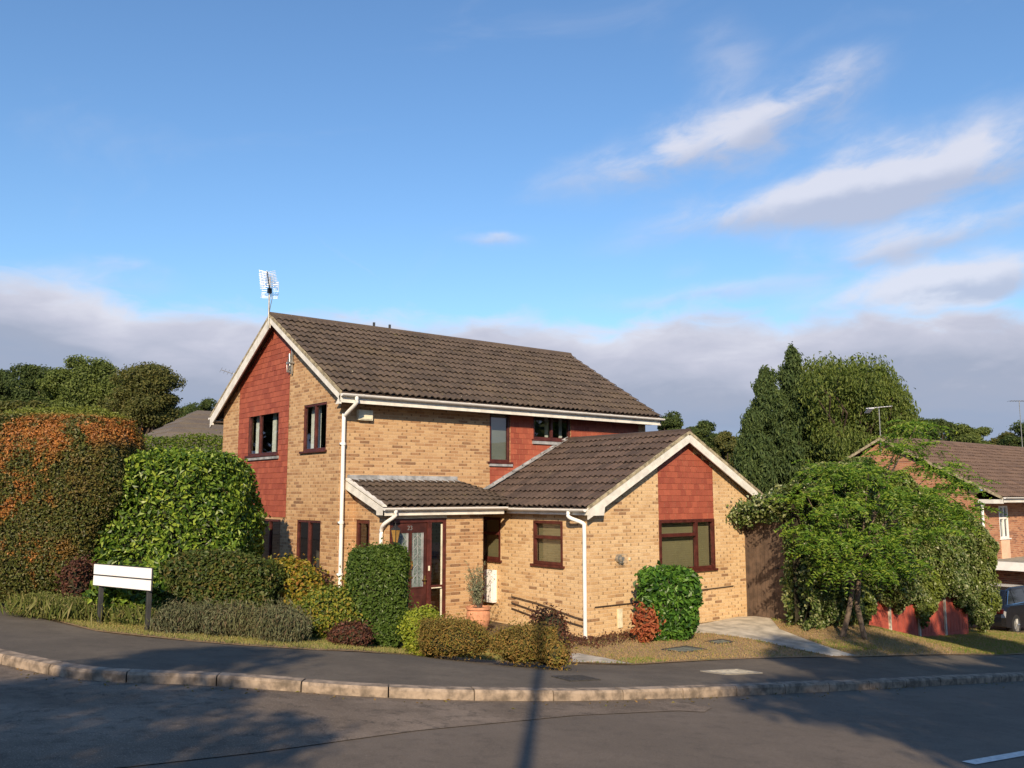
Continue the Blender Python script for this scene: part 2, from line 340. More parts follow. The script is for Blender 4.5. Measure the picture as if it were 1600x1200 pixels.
# ------------------------------------------------------------------ ground sheets
PLX = list(np.arange(-16, 30.01, .25)) + [-400, -250, -150, -90, -60, -45, -35, -28, -24, -21, -18, 33, 37, 42, 50, 60, 80, 110, 160, 250, 400]
PLY = list(np.arange(-24, 12.01, .25)) + [-400, -250, -150, -90, -60, -45, -38, -33, -29, -26, 14, 17, 20, 24, 30, 38, 48, 60, 80, 110, 160, 250, 400]
def sheet(name, poly, off, m, top=True):
    bm = bmesh.new(); vs = [bm.verts.new((x, y, 0)) for x, y in poly]; bm.faces.new(vs)
    xs = [p[0] for p in poly]; ys = [p[1] for p in poly]
    for k in sorted(PLX):
        if min(xs) < k < max(xs): bmesh.ops.bisect_plane(bm, geom=bm.verts[:] + bm.edges[:] + bm.faces[:], plane_co=(k, 0, 0), plane_no=(1, 0, 0), dist=1e-5)
    for k in sorted(PLY):
        if min(ys) < k < max(ys): bmesh.ops.bisect_plane(bm, geom=bm.verts[:] + bm.edges[:] + bm.faces[:], plane_co=(0, k, 0), plane_no=(0, 1, 0), dist=1e-5)
    for v in bm.verts: v.co.z = H(v.co.x, v.co.y) + off
    bmesh.ops.recalc_face_normals(bm, faces=bm.faces[:])
    if sum(f.normal.z for f in bm.faces) < 0: bmesh.ops.reverse_faces(bm, faces=bm.faces[:])
    for f in bm.faces: f.smooth = True
    me = bpy.data.meshes.new(name); bm.to_mesh(me); bm.free(); me.materials.append(m)
    o = link(name, me); o['kind'] = 'structure'; return o
def smooth_line(P, n=6):
    P = [np.array(p, float) for p in P]; out_ = []
    for i in range(len(P) - 1):
        p0 = P[max(i - 1, 0)]; p1 = P[i]; p2 = P[i + 1]; p3 = P[min(i + 2, len(P) - 1)]
        for k in range(n):
            t = k / n; out_.append(.5 * (2 * p1 + (p2 - p0) * t + (2 * p0 - 5 * p1 + 4 * p2 - p3) * t * t + (3 * p1 - p0 - 3 * p2 + p3) * t ** 3))
    out_.append(P[-1]); return [tuple(float(c) for c in p) for p in out_]
K = [G(*p)[:2] for p in [(0, 1020), (100, 1040), (190, 1048), (300, 1052), (420, 1060), (545, 1069), (670, 1075), (795, 1078), (910, 1078), (1020, 1076), (1190, 1070), (1340, 1064), (1600, 1052)]]
k0 = np.array(K[0]); kd = np.array(K[0]) - np.array(K[1]); kd /= np.linalg.norm(kd)
kback = [tuple(k0 + np.array([-3.5, 8.]) ), tuple(k0 + np.array([-1.3, 3.6]))]
ke = np.array(K[-1]); ked = ke - np.array(K[-3]); ked /= np.linalg.norm(ked)
K = [tuple(k0 + np.array([-9, 40.]))] + kback + K + [tuple(ke + ked * 8), tuple(ke + ked * 70)]
KS = smooth_line(K, 6)
sheet('ground', [(-400, -400), (400, -400), (400, 400), (-400, 400)], -.35, FARG)
PV = [G(*p)[:2] for p in [(0, 950), (150, 986), (300, 1002), (400, 1010), (500, 1016), (600, 1021), (700, 1027), (880, 1037), (990, 1039), (1150, 1030), (1340, 1027), (1500, 1024), (1600, 1023)]]
PV = [(PV[0][0] - 6, PV[0][1] + 40), (PV[0][0] - 1.2, PV[0][1] + 6)] + PV + [(PV[-1][0] + 9, PV[-1][1] - .6), (KS[-1][0], KS[-1][1] + 2.4)]
PVS = smooth_line(PV, 5)
sheet('pavement', KS + PVS[::-1], -.004, PAVM)
sheet('garden_ground', PVS + [(120, KS[-1][1]), (120, 60), (60, 120), (-60, 120)], -.02, GARD)
sheet('road', KS + [(KS[-1][0], -60), (-60, -60), (-60, KS[0][1])], -.125, ROADM)
seam = [G(*p)[:2] for p in [(1112, 1090), (1100, 1096), (1060, 1094), (900, 1100), (650, 1121), (400, 1152), (200, 1172), (0, 1186)]]
kk = [p for p in KS if p[0] > seam[-1][0] - 4 and p[0] < seam[0][0] + .1 and p[1] < 12]
sheet('worn_road_patch', [(p[0] - .05, p[1]) for p in kk] + seam + [(seam[-1][0] - 8, seam[-1][1] + 1), (kk[0][0] - 6, kk[0][1] - 1)], -.118, OLDM)
# kerb stones
mb = MB(); L = 0; pts = [np.array(p) for p in KS]
dense = []
for a, b in zip(pts[:-1], pts[1:]):
    n = max(1, int(np.linalg.norm(b - a) / .1)); dense += [a + (b - a) * i / n for i in range(n)]
cum = np.concatenate([[0], np.cumsum([np.linalg.norm(b - a) for a, b in zip(dense[:-1], dense[1:])])])
Dn = np.array(dense)
def onk(s): return np.array([np.interp(s, cum, Dn[:, 0]), np.interp(s, cum, Dn[:, 1])])
s = cum[-1] * 0; rs = random.Random(4)
while s < cum[-1] - 1:
    nseg = 4; s1 = s + .97; far = np.linalg.norm(onk(s) - CAM[:2]) > 45
    ring = []; dzj = rs.uniform(-.004, .004)
    for i in range(nseg + 1):
        q = s + .008 + (s1 - s - .016) * i / nseg; p = onk(q); t = onk(q + .05) - onk(q - .05); t /= np.linalg.norm(t) + 1e-9
        nrm = np.array([t[1], -t[0]])     # towards the road
        if nrm @ (CAM[:2] - p) < 0: nrm = -nrm
        h = H(*p)
        prof = [(.05, -.2), (.05, -.03), (.03, .0), (-.12, .003), (-.12, -.15)]
        ring.append([(p[0] + nrm[0] * a, p[1] + nrm[1] * a, h + b + dzj) for a, b in prof])
    V = np.array(ring).reshape(-1, 3); m5 = 5
    mb.add(V, [[i * m5 + k, i * m5 + k + 1, (i + 1) * m5 + k + 1, (i + 1) * m5 + k] for i in range(nseg) for k in range(m5 - 1)])
    mb.add(V[:5], [[0, 1, 2], [0, 2, 3], [0, 3, 4]]); mb.add(V[-5:], [[2, 1, 0], [3, 2, 0], [4, 3, 0]])
    s = s1
tag(mb.build('kerb', KERBM), kind='structure')
# lawn, path, verge
LAWN = [(2.0, -4.35), (4.0, -4.1), (12, -4.1), (21, -3.5), (24, -8.2)] + [G(*p)[:2] for p in [(1600, 1021), (1500, 1022), (1340, 1025.5), (1150, 1029), (990, 1037.5), (885, 1034.5)]]
sheet('lawn', LAWN, -.008, LAWNM)
VER = [G(*p)[:2] for p in [(60, 962), (150, 985), (300, 1001), (400, 1009), (500, 1015), (600, 1020), (700, 1026), (882, 1036)]]
VER2 = [(p[0] + .45, p[1] + .75) for p in VER]
sheet('grass_verge', VER + VER2[::-1], -.009, LAWNM)
def gp(L_): return [G(*p)[:2] for p in L_]
sheet('concrete_path', gp([(1062, 990), (1090, 976)]) + [(8.6, -3.97), (9.3, -4.3)] + gp([(1218, 983), (1262, 1000), (1338, 1024.5), (1300, 1025.5), (1215, 1008), (1170, 998), (1110, 990)]), .002, CONC)
sheet('concrete_slab', gp([(886, 1022), (905, 1021), (945, 1028), (988, 1037), (955, 1036), (889, 1034)]), .002, CONC)
def ribbon(name, a, b, wd, off, m):
    a = np.array(a); b = np.array(b); t = (b - a) / np.linalg.norm(b - a); n = np.array([-t[1], t[0]]) * wd / 2
    return sheet(name, [tuple(a + n), tuple(b + n), tuple(b - n), tuple(a - n)], off, m)
m0 = np.array(G(1512, 1172)[:2]); m1 = np.array(G(1600, 1158)[:2]); mt = (m1 - m0) / np.linalg.norm(m1 - m0)
for i in range(6): ribbon('road_marking', m0 + mt * 6 * i, m0 + mt * (6 * i + 2.2), .13, -.118, LINE)
def cover(c, wx, wy, rot, mf, mp, label, group=None):
    o = empty('manhole_cover', (c[0], c[1], H(c[0], c[1])), label, 'manhole cover', group)
    ca, sa = math.cos(rot), math.sin(rot)
    def P(a, b, z):
        x, y = c[0] + a * ca - b * sa, c[1] + a * sa + b * ca; return (x, y, H(x, y) + z)
    def bx(m_, a0, a1, b0, b1, z0, z1): m_.hexa([P(a0, b0, z0), P(a1, b0, z0), P(a1, b1, z0), P(a0, b1, z0), P(a0, b0, z1), P(a1, b0, z1), P(a1, b1, z1), P(a0, b1, z1)])
    m1_ = MB(); t = .045
    bx(m1_, -wx, wx, -wy, -wy + t, -.03, .012); bx(m1_, -wx, wx, wy - t, wy, -.03, .012); bx(m1_, -wx, -wx + t, -wy + t, wy - t, -.03, .0121); bx(m1_, wx - t, wx, -wy + t, wy - t, -.03, .0121)
    m1_.build('frame', mf, o)
    m2 = MB(); bx(m2, -wx + t + .006, wx - t - .006, -wy + t + .006, wy - t - .006, -.03, .006)
    for i in range(5):
        a = -wx + t + (i + .7) * (2 * wx - 2 * t) / 5.4; bx(m2, a, a + .03, -wy + t + .03, wy - t - .03, .006, .011)
    m2.build('plate', mp, o)
IRON = plain('cast_iron', (.05, .047, .043), .7, .3, 20, bmp=.4); GGREY = plain('grey_cover', (.16, .17, .14), .8, .3, 8); BUFFC = plain('pale_cover', (.55, .50, .38), .85, .2, 8)
cover(G(1143, 1050), .42, .25, R(-4), plain('grey_frame', (.28, .26, .22), .8), BUFFC, 'pale concrete-filled inspection cover set in the pavement')
cover(G(900, 1060), .26, .2, R(-4), IRON, IRON, 'small dark iron cover in the pavement in front of the brown heather')
cover(G(1070, 1015), .36, .26, R(0), IRON, GGREY, 'grey-green inspection cover lying in the dry lawn')
cover(G(1125, 1003), .26, .17, R(0), IRON, GGREY, 'small worn cover in the lawn beside the concrete path')
# ------------------------------------------------------------------ house builders
def wall(mb, fr, a0, a1, z0, z1, holes=(), depth=.12, mi=0):
    As = sorted({a0, a1, *[h[0] for h in holes], *[h[1] for h in holes]}); Zs = sorted({z0, z1, *[h[2] for h in holes], *[h[3] for h in holes]})
    for i in range(len(As) - 1):
        for j in range(len(Zs) - 1):
            ca, cz = (As[i] + As[i + 1]) / 2, (Zs[j] + Zs[j + 1]) / 2
            if any(h[0] < ca < h[1] and h[2] < cz < h[3] for h in holes): continue
            mb.quad(fr.P(As[i], Zs[j]), fr.P(As[i + 1], Zs[j]), fr.P(As[i + 1], Zs[j + 1]), fr.P(As[i], Zs[j + 1]), mi)
    for h0, h1, y0, y1 in holes:
        P = fr.P
        mb.quad(P(h0, y0), P(h0, y0, -depth), P(h0, y1, -depth), P(h0, y1), mi); mb.quad(P(h1, y0), P(h1, y0, -depth), P(h1, y1, -depth), P(h1, y1), mi)
        mb.quad(P(h0, y0), P(h1, y0), P(h1, y0, -depth), P(h0, y0, -depth), mi); mb.quad(P(h0, y1), P(h1, y1), P(h1, y1, -depth), P(h0, y1, -depth), mi)
def window(parent, fr, a0, a1, z0, z1, cells, sill=True, fm=None, t=.055, d0=-.09, d1=-.015, curtains=(), blind=None, stagger=True, label=None, sillm=None):
    """cells: list of (u0,u1,v0,v1) fractional panes"""
    fm = fm or FRAME; mb = MB(); ob = lambda *a: mb.obox(fr, *a)
    ob(a0, a1, z0, z0 + t, d0, d1); ob(a0, a1, z1 - t, z1, d0, d1); ob(a0, a0 + t, z0 + t, z1 - t, d0, d1); ob(a1 - t, a1, z0 + t, z1 - t, d0, d1)
    W_, H_ = a1 - a0, z1 - z0
    us = sorted({c[0] for c in cells} | {c[1] for c in cells})
    for (u0, u1, v0, v1) in cells:
        x0, x1, y0, y1 = a0 + W_ * u0, a0 + W_ * u1, z0 + H_ * v0, z0 + H_ * v1; h = t * .55
        if u0 > .001: ob(x0 - h, x0 + h, max(y0, z0 + t), min(y1, z1 - t), d0 + .003, d1 + .004)
        if v0 > .001: ob(max(x0 + (h if u0 > .001 else t), a0 + t), min(x1 - (h if u1 < .999 else t), a1 - t), y0 - h, y0 + h, d0 + .006, d1 + .002)
    if sill: mb.obox(fr, a0 - .06, a1 + .06, z0 - .05, z0 - .001, -.09, .06)
    o = mb.build('window', fm, parent, bevel=.006)
    if label: o['label'] = label
    for (u0, u1, v0, v1) in cells:
        x0, x1, y0, y1 = a0 + W_ * u0, a0 + W_ * u1, z0 + H_ * v0, z0 + H_ * v1; h = .02
        g = MB(); g.quad(fr.P(x0 + h, y0 + h, -.055), fr.P(x1 - h, y0 + h, -.055), fr.P(x1 - h, y1 - h, -.055), fr.P(x0 + h, y1 - h, -.055)); g.build('pane', GLASS, o)
    if blind:
        g = MB(); nn = max(6, int(H_ / .05))
        for i in range(nn):
            zz = z0 + .03 + (H_ - .05) * i / nn; zt = z0 + .03 + (H_ - .05) * (i + 1) / nn
            g.quad(fr.P(a0 + .03, zz, -.145), fr.P(a1 - .03, zz, -.145), fr.P(a1 - .03, zt, -.125), fr.P(a0 + .03, zt, -.125))
        g.build('blind', blind, o)
    for c0, c1, cm in curtains:
        g = MB(); n = 14
        for i in range(n):
            p, q_ = a0 + W_ * (c0 + (c1 - c0) * i / n), a0 + W_ * (c0 + (c1 - c0) * (i + 1) / n); e0, e1 = -.2 - .03 * (i % 2), -.2 - .03 * ((i + 1) % 2)
            g.quad(fr.P(p, z0 + .02, e0), fr.P(q_, z0 + .02, e1), fr.P(q_, z1, e1), fr.P(p, z1, e0))
        g.build('curtain', cm, o)
    return o
def tiles(name, m, parent, P, n, s0, s1, Lr, wt=.34, gauge=.345, clip=None, seed=1, amp=.04):
    """roof tiles: P(s,r) point on the roof plane, s metres along, r metres up the slope"""
    rd = random.Random(seed); mb = MB(); n = np.array(n, float)
    prof = [0, .25, .85, 1, .85, .25, 0, 0, .25, .85, 1, .85, .25, 0]; us = [0, .05, .13, .22, .31, .39, .46, .52, .57, .65, .74, .83, .91, 1]; cols = len(us)
    rows = int(math.ceil(Lr / gauge)); V = []; F = []; base = 0
    for j in range(rows):
        r0 = j * gauge - .04; r1 = min(Lr, (j + 1) * gauge + .05); nc = int(math.ceil((s1 - s0) / wt))
        for i in range(nc):
            a = s0 + i * wt + .002; b = min(s1, s0 + (i + 1) * wt - .002)
            if b - a < .04: continue
            if clip and not clip((a + b) / 2, (r0 + r1) / 2): continue
            dz = rd.uniform(-.004, .006); tl = rd.uniform(-.008, .008); sk = rd.uniform(-.01, .01)
            for (rr, lift) in ((r0 + sk + .006, .030), (r0 + sk, .052), (r1, .006)):
                for k in range(cols):
                    f = us[k]; q = P(a + (b - a) * f, rr) + n * (lift + prof[k] * amp + dz + tl * (f - .5)); V.append(q)
            for g in range(2):
                for k in range(cols - 1): F.append([base + g * cols + k, base + g * cols + k + 1, base + (g + 1) * cols + k + 1, base + (g + 1) * cols + k])
            base += 3 * cols
    mb.add(V, F); q = MB(); o = mb.build(name, m, parent); return o
def deck(mb, P, n, s0, s1, Lr, th=.06):
    n = np.array(n); a = [P(s0, 0), P(s1, 0), P(s1, Lr), P(s0, Lr)]
    mb.hexa([p - n * th for p in a] + [p - n * .002 for p in a])
def hang(name, parent, fr, a0, a1, z0, z1, clip=None, holes=(), d=.012, seed=2, wt=.19, h=.135):
    rd = random.Random(seed); V = []; F = []; base = 0; mb = MB(); rows = int(math.ceil((z1 - z0) / h))
    for j in range(rows):
        y0 = z0 + j * h; y1 = min(z1, y0 + h + .01); off = wt / 2 * (j % 2); nc = int((a1 - a0 + off) / wt) + 2
        for i in range(nc):
            x0 = max(a0, a0 - off + i * wt + .002); x1 = min(a1, a0 - off + (i + 1) * wt - .002)
            if x1 - x0 < .02: continue
            segs = [(x0, x1)]
            for q in holes:
                if y0 + h * .5 > q[2] and y0 + h * .5 < q[3]:
                    ns = []
                    for (p, r) in segs:
                        if r <= q[0] or p >= q[1]: ns.append((p, r)); continue
                        if p < q[0]: ns.append((p, q[0]))
                        if r > q[1]: ns.append((q[1], r))
                    segs = ns
            for (p, r) in segs:
                if r - p < .01: continue
                if clip and not clip((p + r) / 2, y0 + h): continue
                e = rd.uniform(0, .002); V += [fr.P(p, y0, .004), fr.P(r, y0, .004), fr.P(r, y0, d + e), fr.P(p, y0, d + e + rd.uniform(-.003, .003)), fr.P(r, y1, d - .008), fr.P(p, y1, d - .008)]
                F += [[base, base + 1, base + 2, base + 3], [base + 3, base + 2, base + 4, base + 5]]; base += 6
    # side cheeks
    mb.add(V, F)
    if not clip:
        for a in (a0, a1): mb.obox(fr, a - .003, a + .003, z0, z1, .001, d)
    return mb.build(name, RTILE, parent)
def gutter(name, parent, a, b, out_dir, m=WHITE, rad=.06, fascia=.2):
    """half-round gutter from a to b (top edge line)"""
    a = np.array(a, float); b = np.array(b, float); o = np.array(out_dir, float); V = []; n = 8; k = np.array([0, 0, 1.]); mb = MB()
    for rr in (rad, rad - .008):
        for p in (a, b):
            for i in range(n + 1):
                th = math.pi * i / n; V.append(p + o * (rad - rr * math.cos(th) if True else 0) - k * rr * math.sin(th))
    m9 = n + 1; F = []
    for g in (0, 2): F += [[g * m9 + i, g * m9 + i + 1, (g + 1) * m9 + i + 1, (g + 1) * m9 + i] for i in range(n)]
    F += [[0, m9, 3 * m9, 2 * m9], [n, m9 + n, 3 * m9 + n, 2 * m9 + n]]
    mb.add(V, F)
    for p in (a, b): mb.add([p + o * (rad - rad * math.cos(math.pi * i / n)) - k * rad * math.sin(math.pi * i / n) for i in range(n + 1)] + [p + o * rad], [[i, i + 1, n + 1] for i in range(n)])
    Lg = np.linalg.norm(b - a); t = (b - a) / Lg; q = .5
    while q < Lg:                          # brackets
        c = a + t * q; w_ = .045 if int(q * 10) % 3 else .07; V = []
        for e in (-w_ / 2, w_ / 2):
            for i in range(n + 1):
                th = math.pi * i / n; V.append(c + t * e + o * (rad - (rad + .007) * math.cos(th)) - k * (rad + .007) * math.sin(th) + k * .004)
        mb.add(V, [[i, i + 1, m9 + i + 1, m9 + i] for i in range(n)]); q += .95
    return mb.build(name, m, parent, smooth=False)
def pipe(parent, pts, rad=.04, m=WHITE, clips=(), shoe=True):
    mb = MB(); mb.tube(smooth_line(pts, 4) if len(pts) > 3 else pts, rad, 12)
    for c in clips: mb.tube([(c[0], c[1], c[2] - .03), (c[0], c[1], c[2] + .03)], rad + .012, 12); mb.box(c[0] - .07, c[0] + .07, c[1] - .006 + 0, c[1] + .05, c[2] - .02, c[2] + .02)
    return mb.build('downpipe', m, parent, smooth=True)
# ------------------------------------------------------------------ the main house
HO = empty('brick_house', (0, 0, 0), 'large buff brick house with red tile-hung panels and white gutters', 'house')
Lm, Dm, He, Hr = 9.8, 6.85, 5.0, 7.36
FA = Frame((0, 0, 0), (1, 0, 0), (0, -1, 0)); FB = Frame((0, 0, 0), (0, 1, 0), (-1, 0, 0))
slm = (Hr - 5.1) / (Dm / 2 + .4)
def gz(y): return 5.1 + slm * (min(y, Dm - y) + .4) - .1
# gable wall and long wall
wb = MB()
gh = [(.65, 1.83, 3.90, 4.985), (3.17, 5.03, 3.90, 4.985), (.80, 2.02, 1.15, 2.32), (2.9, 4.9, .75, 2.30)]
wall(wb, FB, 0, Dm, -.6, He, gh)
wb.add([FB.P(0, He), FB.P(Dm, He), FB.P(Dm, gz(Dm)), FB.P(Dm / 2, gz(Dm / 2)), FB.P(0, gz(0))], [[0, 1, 2, 3, 4]])
lh = [(4.13, 4.78, 3.71, 4.96), (5.55, 6.86, 4.33, 4.96), (.50, 1.75, 0, 2.3)]
wall(wb, FA, 0, Lm, -.6, He, lh)
FBk = Frame((0, Dm, 0), (1, 0, 0), (0, 1, 0)); wall(wb, FBk, 0, Lm, -.6, He)
FRt = Frame((Lm, 0, 0), (0, 1, 0), (1, 0, 0)); wall(wb, FRt, 0, Dm, -.6, He)
wb.add([FRt.P(0, He), FRt.P(Dm, He), FRt.P(Dm, gz(Dm)), FRt.P(Dm / 2, gz(Dm / 2)), FRt.P(0, gz(0))], [[0, 1, 2, 3, 4]])
wb.build('wall', BUFF2, HO)
ib = MB(); ib.box(.02, Lm - .02, .02, Dm - .02, 2.45, 2.55); ib.box(2.9, 3.0, .3, Dm - .3, 0, 5); ib.box(.3, Lm - .3, 3.0, 3.1, 0, 2.4); ib.box(3.1, Lm - .3, 2.2, 2.3, 2.6, 5); ib.build('partition', ROOM, HO)
# red panels
PG = hang('tile_panel', HO, FB, 2.61, 5.72, 2.36, 7.2, clip=lambda a, z: z < gz(a) + .02, holes=[(3.17, 5.03, 3.90, 4.985)], seed=3)
hang('tile_panel', HO, FA, 4.13, 9.50, 2.7, 4.985, clip=lambda a, z: True, holes=[(4.13, 4.78, 3.71, 5.0), (5.55, 6.86, 4.33, 5.0)], seed=5)
# windows, upper and lower
V2 = [(0, .5, 0, 1), (.5, 1, 0, 1)]
window(HO, FB, .65, 1.83, 3.90, 4.985, V2, curtains=[(.55, .98, CURT)])
mwin = window(HO, Frame(FB.O + FB.N * .02, FB.A, FB.N), 3.17, 5.03, 3.90, 4.985, [(0, .62, 0, 1), (.62, 1, 0, 1)], curtains=[(.02, .14, CURT), (.3, .42, CURT), (.8, .98, CURT)])
window(HO, FB, .80, 2.02, 1.15, 2.32, V2, curtains=[(.05, .3, CURT)])
window(HO, FB, 2.9, 4.9, .75, 2.30, [(0, .34, 0, 1), (.34, .66, 0, 1), (.66, 1, 0, 1)])
window(HO, FA, 4.13, 4.78, 3.71, 4.96, [(0, 1, 0, 1)], blind=BLINDG, sill=True, t=.06)
window(HO, FA, 5.55, 6.86, 4.33, 4.96, [(0, .5, 0, 1), (.5, 1, 0, 1)], curtains=[(.44, .52, CURT), (.82, .9, CURT)], t=.06)
for a_ in ((FA, 4.1, 4.83, 3.60, 3.655, .005, .055), (FA, 5.5, 6.92, 4.20, 4.275, .005, .055), (FB, 3.1, 5.1, 3.78, 3.845, .005, .06)): lb = MB(); lb.obox(*a_); lb.build('lead_sill', LEAD, HO)
# roof of the main house
th = math.atan(slm); up_m = np.array([0, math.cos(th), math.sin(th)]); n_m = np.array([0, -math.sin(th), math.cos(th)]); Lr = (Dm / 2 + .4) / math.cos(th)
O1 = np.array([-.22, -.44, 5.1]); PF = lambda s, r: O1 + np.array([s, 0, 0]) + up_m * r
O2 = np.array([-.22, Dm + .44, 5.1]); up2 = up_m * [1, -1, 1]; n2_ = n_m * [1, -1, 1]; PBk = lambda s, r: O2 + np.array([s, 0, 0]) + up2 * r
LW = Lm + .44; Lr += .04
rf = tiles('roof', ROOF, HO, PF, n_m, 0, LW, Lr, seed=11)
tiles('roof', ROOF, HO, PBk, n2_, 0, LW, Lr, seed=12)
dk = MB(); deck(dk, PF, n_m, .03, LW - .03, Lr - .02); deck(dk, PBk, n2_, .03, LW - .03, Lr - .02); dk.build('roof_underlay', SOFF, HO)
def ridge(parent, a, b, rad=.115, m=ROOF, seed=3):
    rd = random.Random(seed); a = np.array(a, float); b = np.array(b, float); Ld_ = np.linalg.norm(b - a); t = (b - a) / Ld_; s_ = np.cross(t, [0, 0, 1]); mb = MB(); n = int(Ld_ / .45); st = Ld_ / n
    for i in range(n):
        p0 = a + t * (i * st + .006); p1 = a + t * ((i + 1) * st - .006); V = []; dz = rd.uniform(-.006, .006)
        for p, rr in ((p0, rad), (p1, rad - .006)):
            for k in range(9):
                q = math.pi * (k / 8) ; V.append(p + s_ * rr * 1.15 * math.cos(q) + np.array([0, 0, rr * .85 * math.sin(q) - .055 + dz]))
        mb.add(V, [[k, k + 1, 9 + k + 1, 9 + k] for k in range(8)]); mb.add(V[:9], [[0, k, k + 1] for k in range(1, 8)]); mb.add(V[9:], [[0, k + 1, k] for k in range(1, 8)])
    mb.tube([a, b], rad * .7, 8); return mb.build('ridge_cap', m, parent)
ridge(HO, (-.24, Dm / 2, Hr + .03), (Lm + .24, Dm / 2, Hr + .03))
for x in (2.85, 3.1, 3.35): pf = MB(); pf.tube([(x, Dm / 2 + .15, Hr - .1), (x, Dm / 2 + .15, Hr + (.24 if x != 3.1 else .12))], .035, 8); pf.build('vent_pipe', DARK, HO)
# barge boards, verge mortar, soffit boxes
def barge(parent, pts, n_out, depth=.2, thick=.035, m=GWHITE, up=.0):
    """pts: foot, apex, foot polyline of the roof edge (underside line); board hangs below it"""
    mb = MB(); o = np.array(n_out, float) * thick
    for a, b in zip(pts[:-1], pts[1:]):
        a = np.array(a, float); b = np.array(b, float); dn = np.array([0, 0, -depth])
        mb.prism([a, b, b + dn, a + dn], o)
    return mb.build('barge_board', m, parent)
for xo, nn in ((-.2, (-1, 0, 0)), (Lm + .165, (1, 0, 0))):
    x = xo
    a = (x, -.42, 5.05); c = (x, Dm / 2, Hr - .02); e = (x, Dm + .42, 5.05)
    barge(HO, [a, c], nn, .15); barge(HO, [c, e], nn, .28)
    mv = MB()
    for p, q in ((a, c), (c, e)):
        p = np.array(p); q = np.array(q); mv.prism([p + [0, 0, .0], q + [0, 0, .0], q + [0, 0, .07], p + [0, 0, .07]], np.array(nn) * .045)
    mv.build('verge_mortar', MORTAR, HO)
for x0, x1 in ((-.198, -.001), (Lm + .001, Lm + .198)):
    sf = MB()
    for p, q in (((-.4, 4.99), (Dm / 2, Hr - .14)), ((Dm / 2, Hr - .14), (Dm + .4, 4.99))):
        sf.prism([(x0, p[0], p[1]), (x0, q[0], q[1]), (x0, q[0], q[1] + .03), (x0, p[0], p[1] + .03)], (x1 - x0, 0, 0))
    sf.build('verge_soffit', SOFF, HO)
for y_ in (-.42, Dm + .395): fa = MB(); fa.box(-.2, Lm + .2, y_, y_ + .025, 4.87, 5.05); fa.build('fascia', GWHITE, HO)
for y_ in (-.394, Dm + .002): so_ = MB(); so_.box(-.16, Lm + .16, y_, y_ + .392, 4.90, 4.925); so_.build('soffit', SOFF, HO)
for yb, o in ((-.42, -1), (Dm + .42, 1)):
    be = MB(); y0, y1 = sorted((yb - o * .22, yb)); be.prism([(-.236, y0, 4.84), (-.236, y1, 4.84), (-.236, yb, 5.06), (-.236, yb - o * .1, 5.10)] if o < 0 else [(-.236, y0, 4.84), (-.236, y1, 4.84), (-.236, yb - o * .02, 5.06), (-.236, yb - o * .12, 5.10)], (.034, 0, 0)); be.build('box_end', GWHITE, HO)
gutter('gutter', HO, (-.24, -.43, 5.055), (Lm + .24, -.43, 5.055), (0, -1, 0)); gutter('gutter', HO, (-.24, Dm + .43, 5.055), (Lm + .24, Dm + .43, 5.055), (0, 1, 0))
pipe(HO, [(.12, -.49, 5.0), (.12, -.47, 4.86), (.06, -.1, 4.62), (.05, -.07, 4.5), (.05, -.07, 2.5), (.05, -.07, .02)], .042, clips=[(.05, -.07, 4.0), (.05, -.07, 2.3), (.05, -.07, 1.2)])
# alarm box, aerial, cable bracket
ab = MB(); ab.obox(FA, .40, .76, 4.54, 4.77, .0, .1); ab.obox(FA, .44, .72, 4.56, 4.60, .1, .115); ab.obox(FA, .58, .74, 4.70, 4.75, .1, .108); ab.build('alarm_box', CREAM, HO, bevel=.02)
AE = MB(); mx_, my_ = -.26, Dm / 2
AE.tube([(mx_, my_, Hr - .35), (mx_, my_, Hr + 1.0)], .022, 8)
ae = AE.build('aerial_mast', STEEL, HO, smooth=True)
be_ = MB(); bc = np.array([mx_, my_, Hr + .72]); bd = -f_ * .93 + k_ * .30 + r_ * .16; bd /= np.linalg.norm(bd); sdv = np.cross(bd, k_); sdv /= np.linalg.norm(sdv); ud = np.cross(sdv, bd)
be_.tube([bc - bd * .3, bc + bd * .8], .014, 6); be_.build('aerial_boom', STEEL, ae)
bl = MB()
for i in range(10):
    c = bc + bd * (.06 + i * .075); hl = .23 - i * .003
    for e in (-1, 1):
        for g in (-1, 1): bl.tube([c, c + (sdv * e * .95 + ud * g * .28) * hl], .006, 5)
c = bc - bd * .2
for g in (-1, 1):
    for j in range(5):
        p = c + ud * g * (.03 + j * .05) + bd * (j * .022); bl.tube([p - sdv * .21, p + sdv * .21], .005, 5)
    for e in (-.2, 0, .2): bl.tube([c + ud * g * .02 + sdv * e, c + ud * g * .24 + sdv * e + bd * .13], .006, 5)
bl.build('aerial_element', METAL, ae)
jb = MB(); jb.box(bc[0] - .04, bc[0] + .05, bc[1] - .04, bc[1] + .05, bc[2] - .13, bc[2] - .01); jb.tube([bc - k_ * .1 + r_ * .06, bc - k_ * .3 + r_ * .07, bc - k_ * .45 + r_ * .04, bc - k_ * .75], .008, 5); jb.build('aerial_junction_box', DARK, ae)
ck = MB(); ck.obox(FB, 2.38, 2.62, 6.05, 6.09, 0, .12); ck.obox(FB, 2.42, 2.46, 5.8, 6.4, .03, .07); ck.obox(FB, 2.56, 2.6, 5.85, 6.3, .03, .07); ck.tube([FB.P(2.5, 6.3, .09), FB.P(2.44, 6.0, .1), FB.P(2.58, 5.85, .1), FB.P(2.62, 6.1, .1), FB.P(2.5, 6.25, .08)], .012, 6); ck.build('aerial_bracket', STEEL, HO)
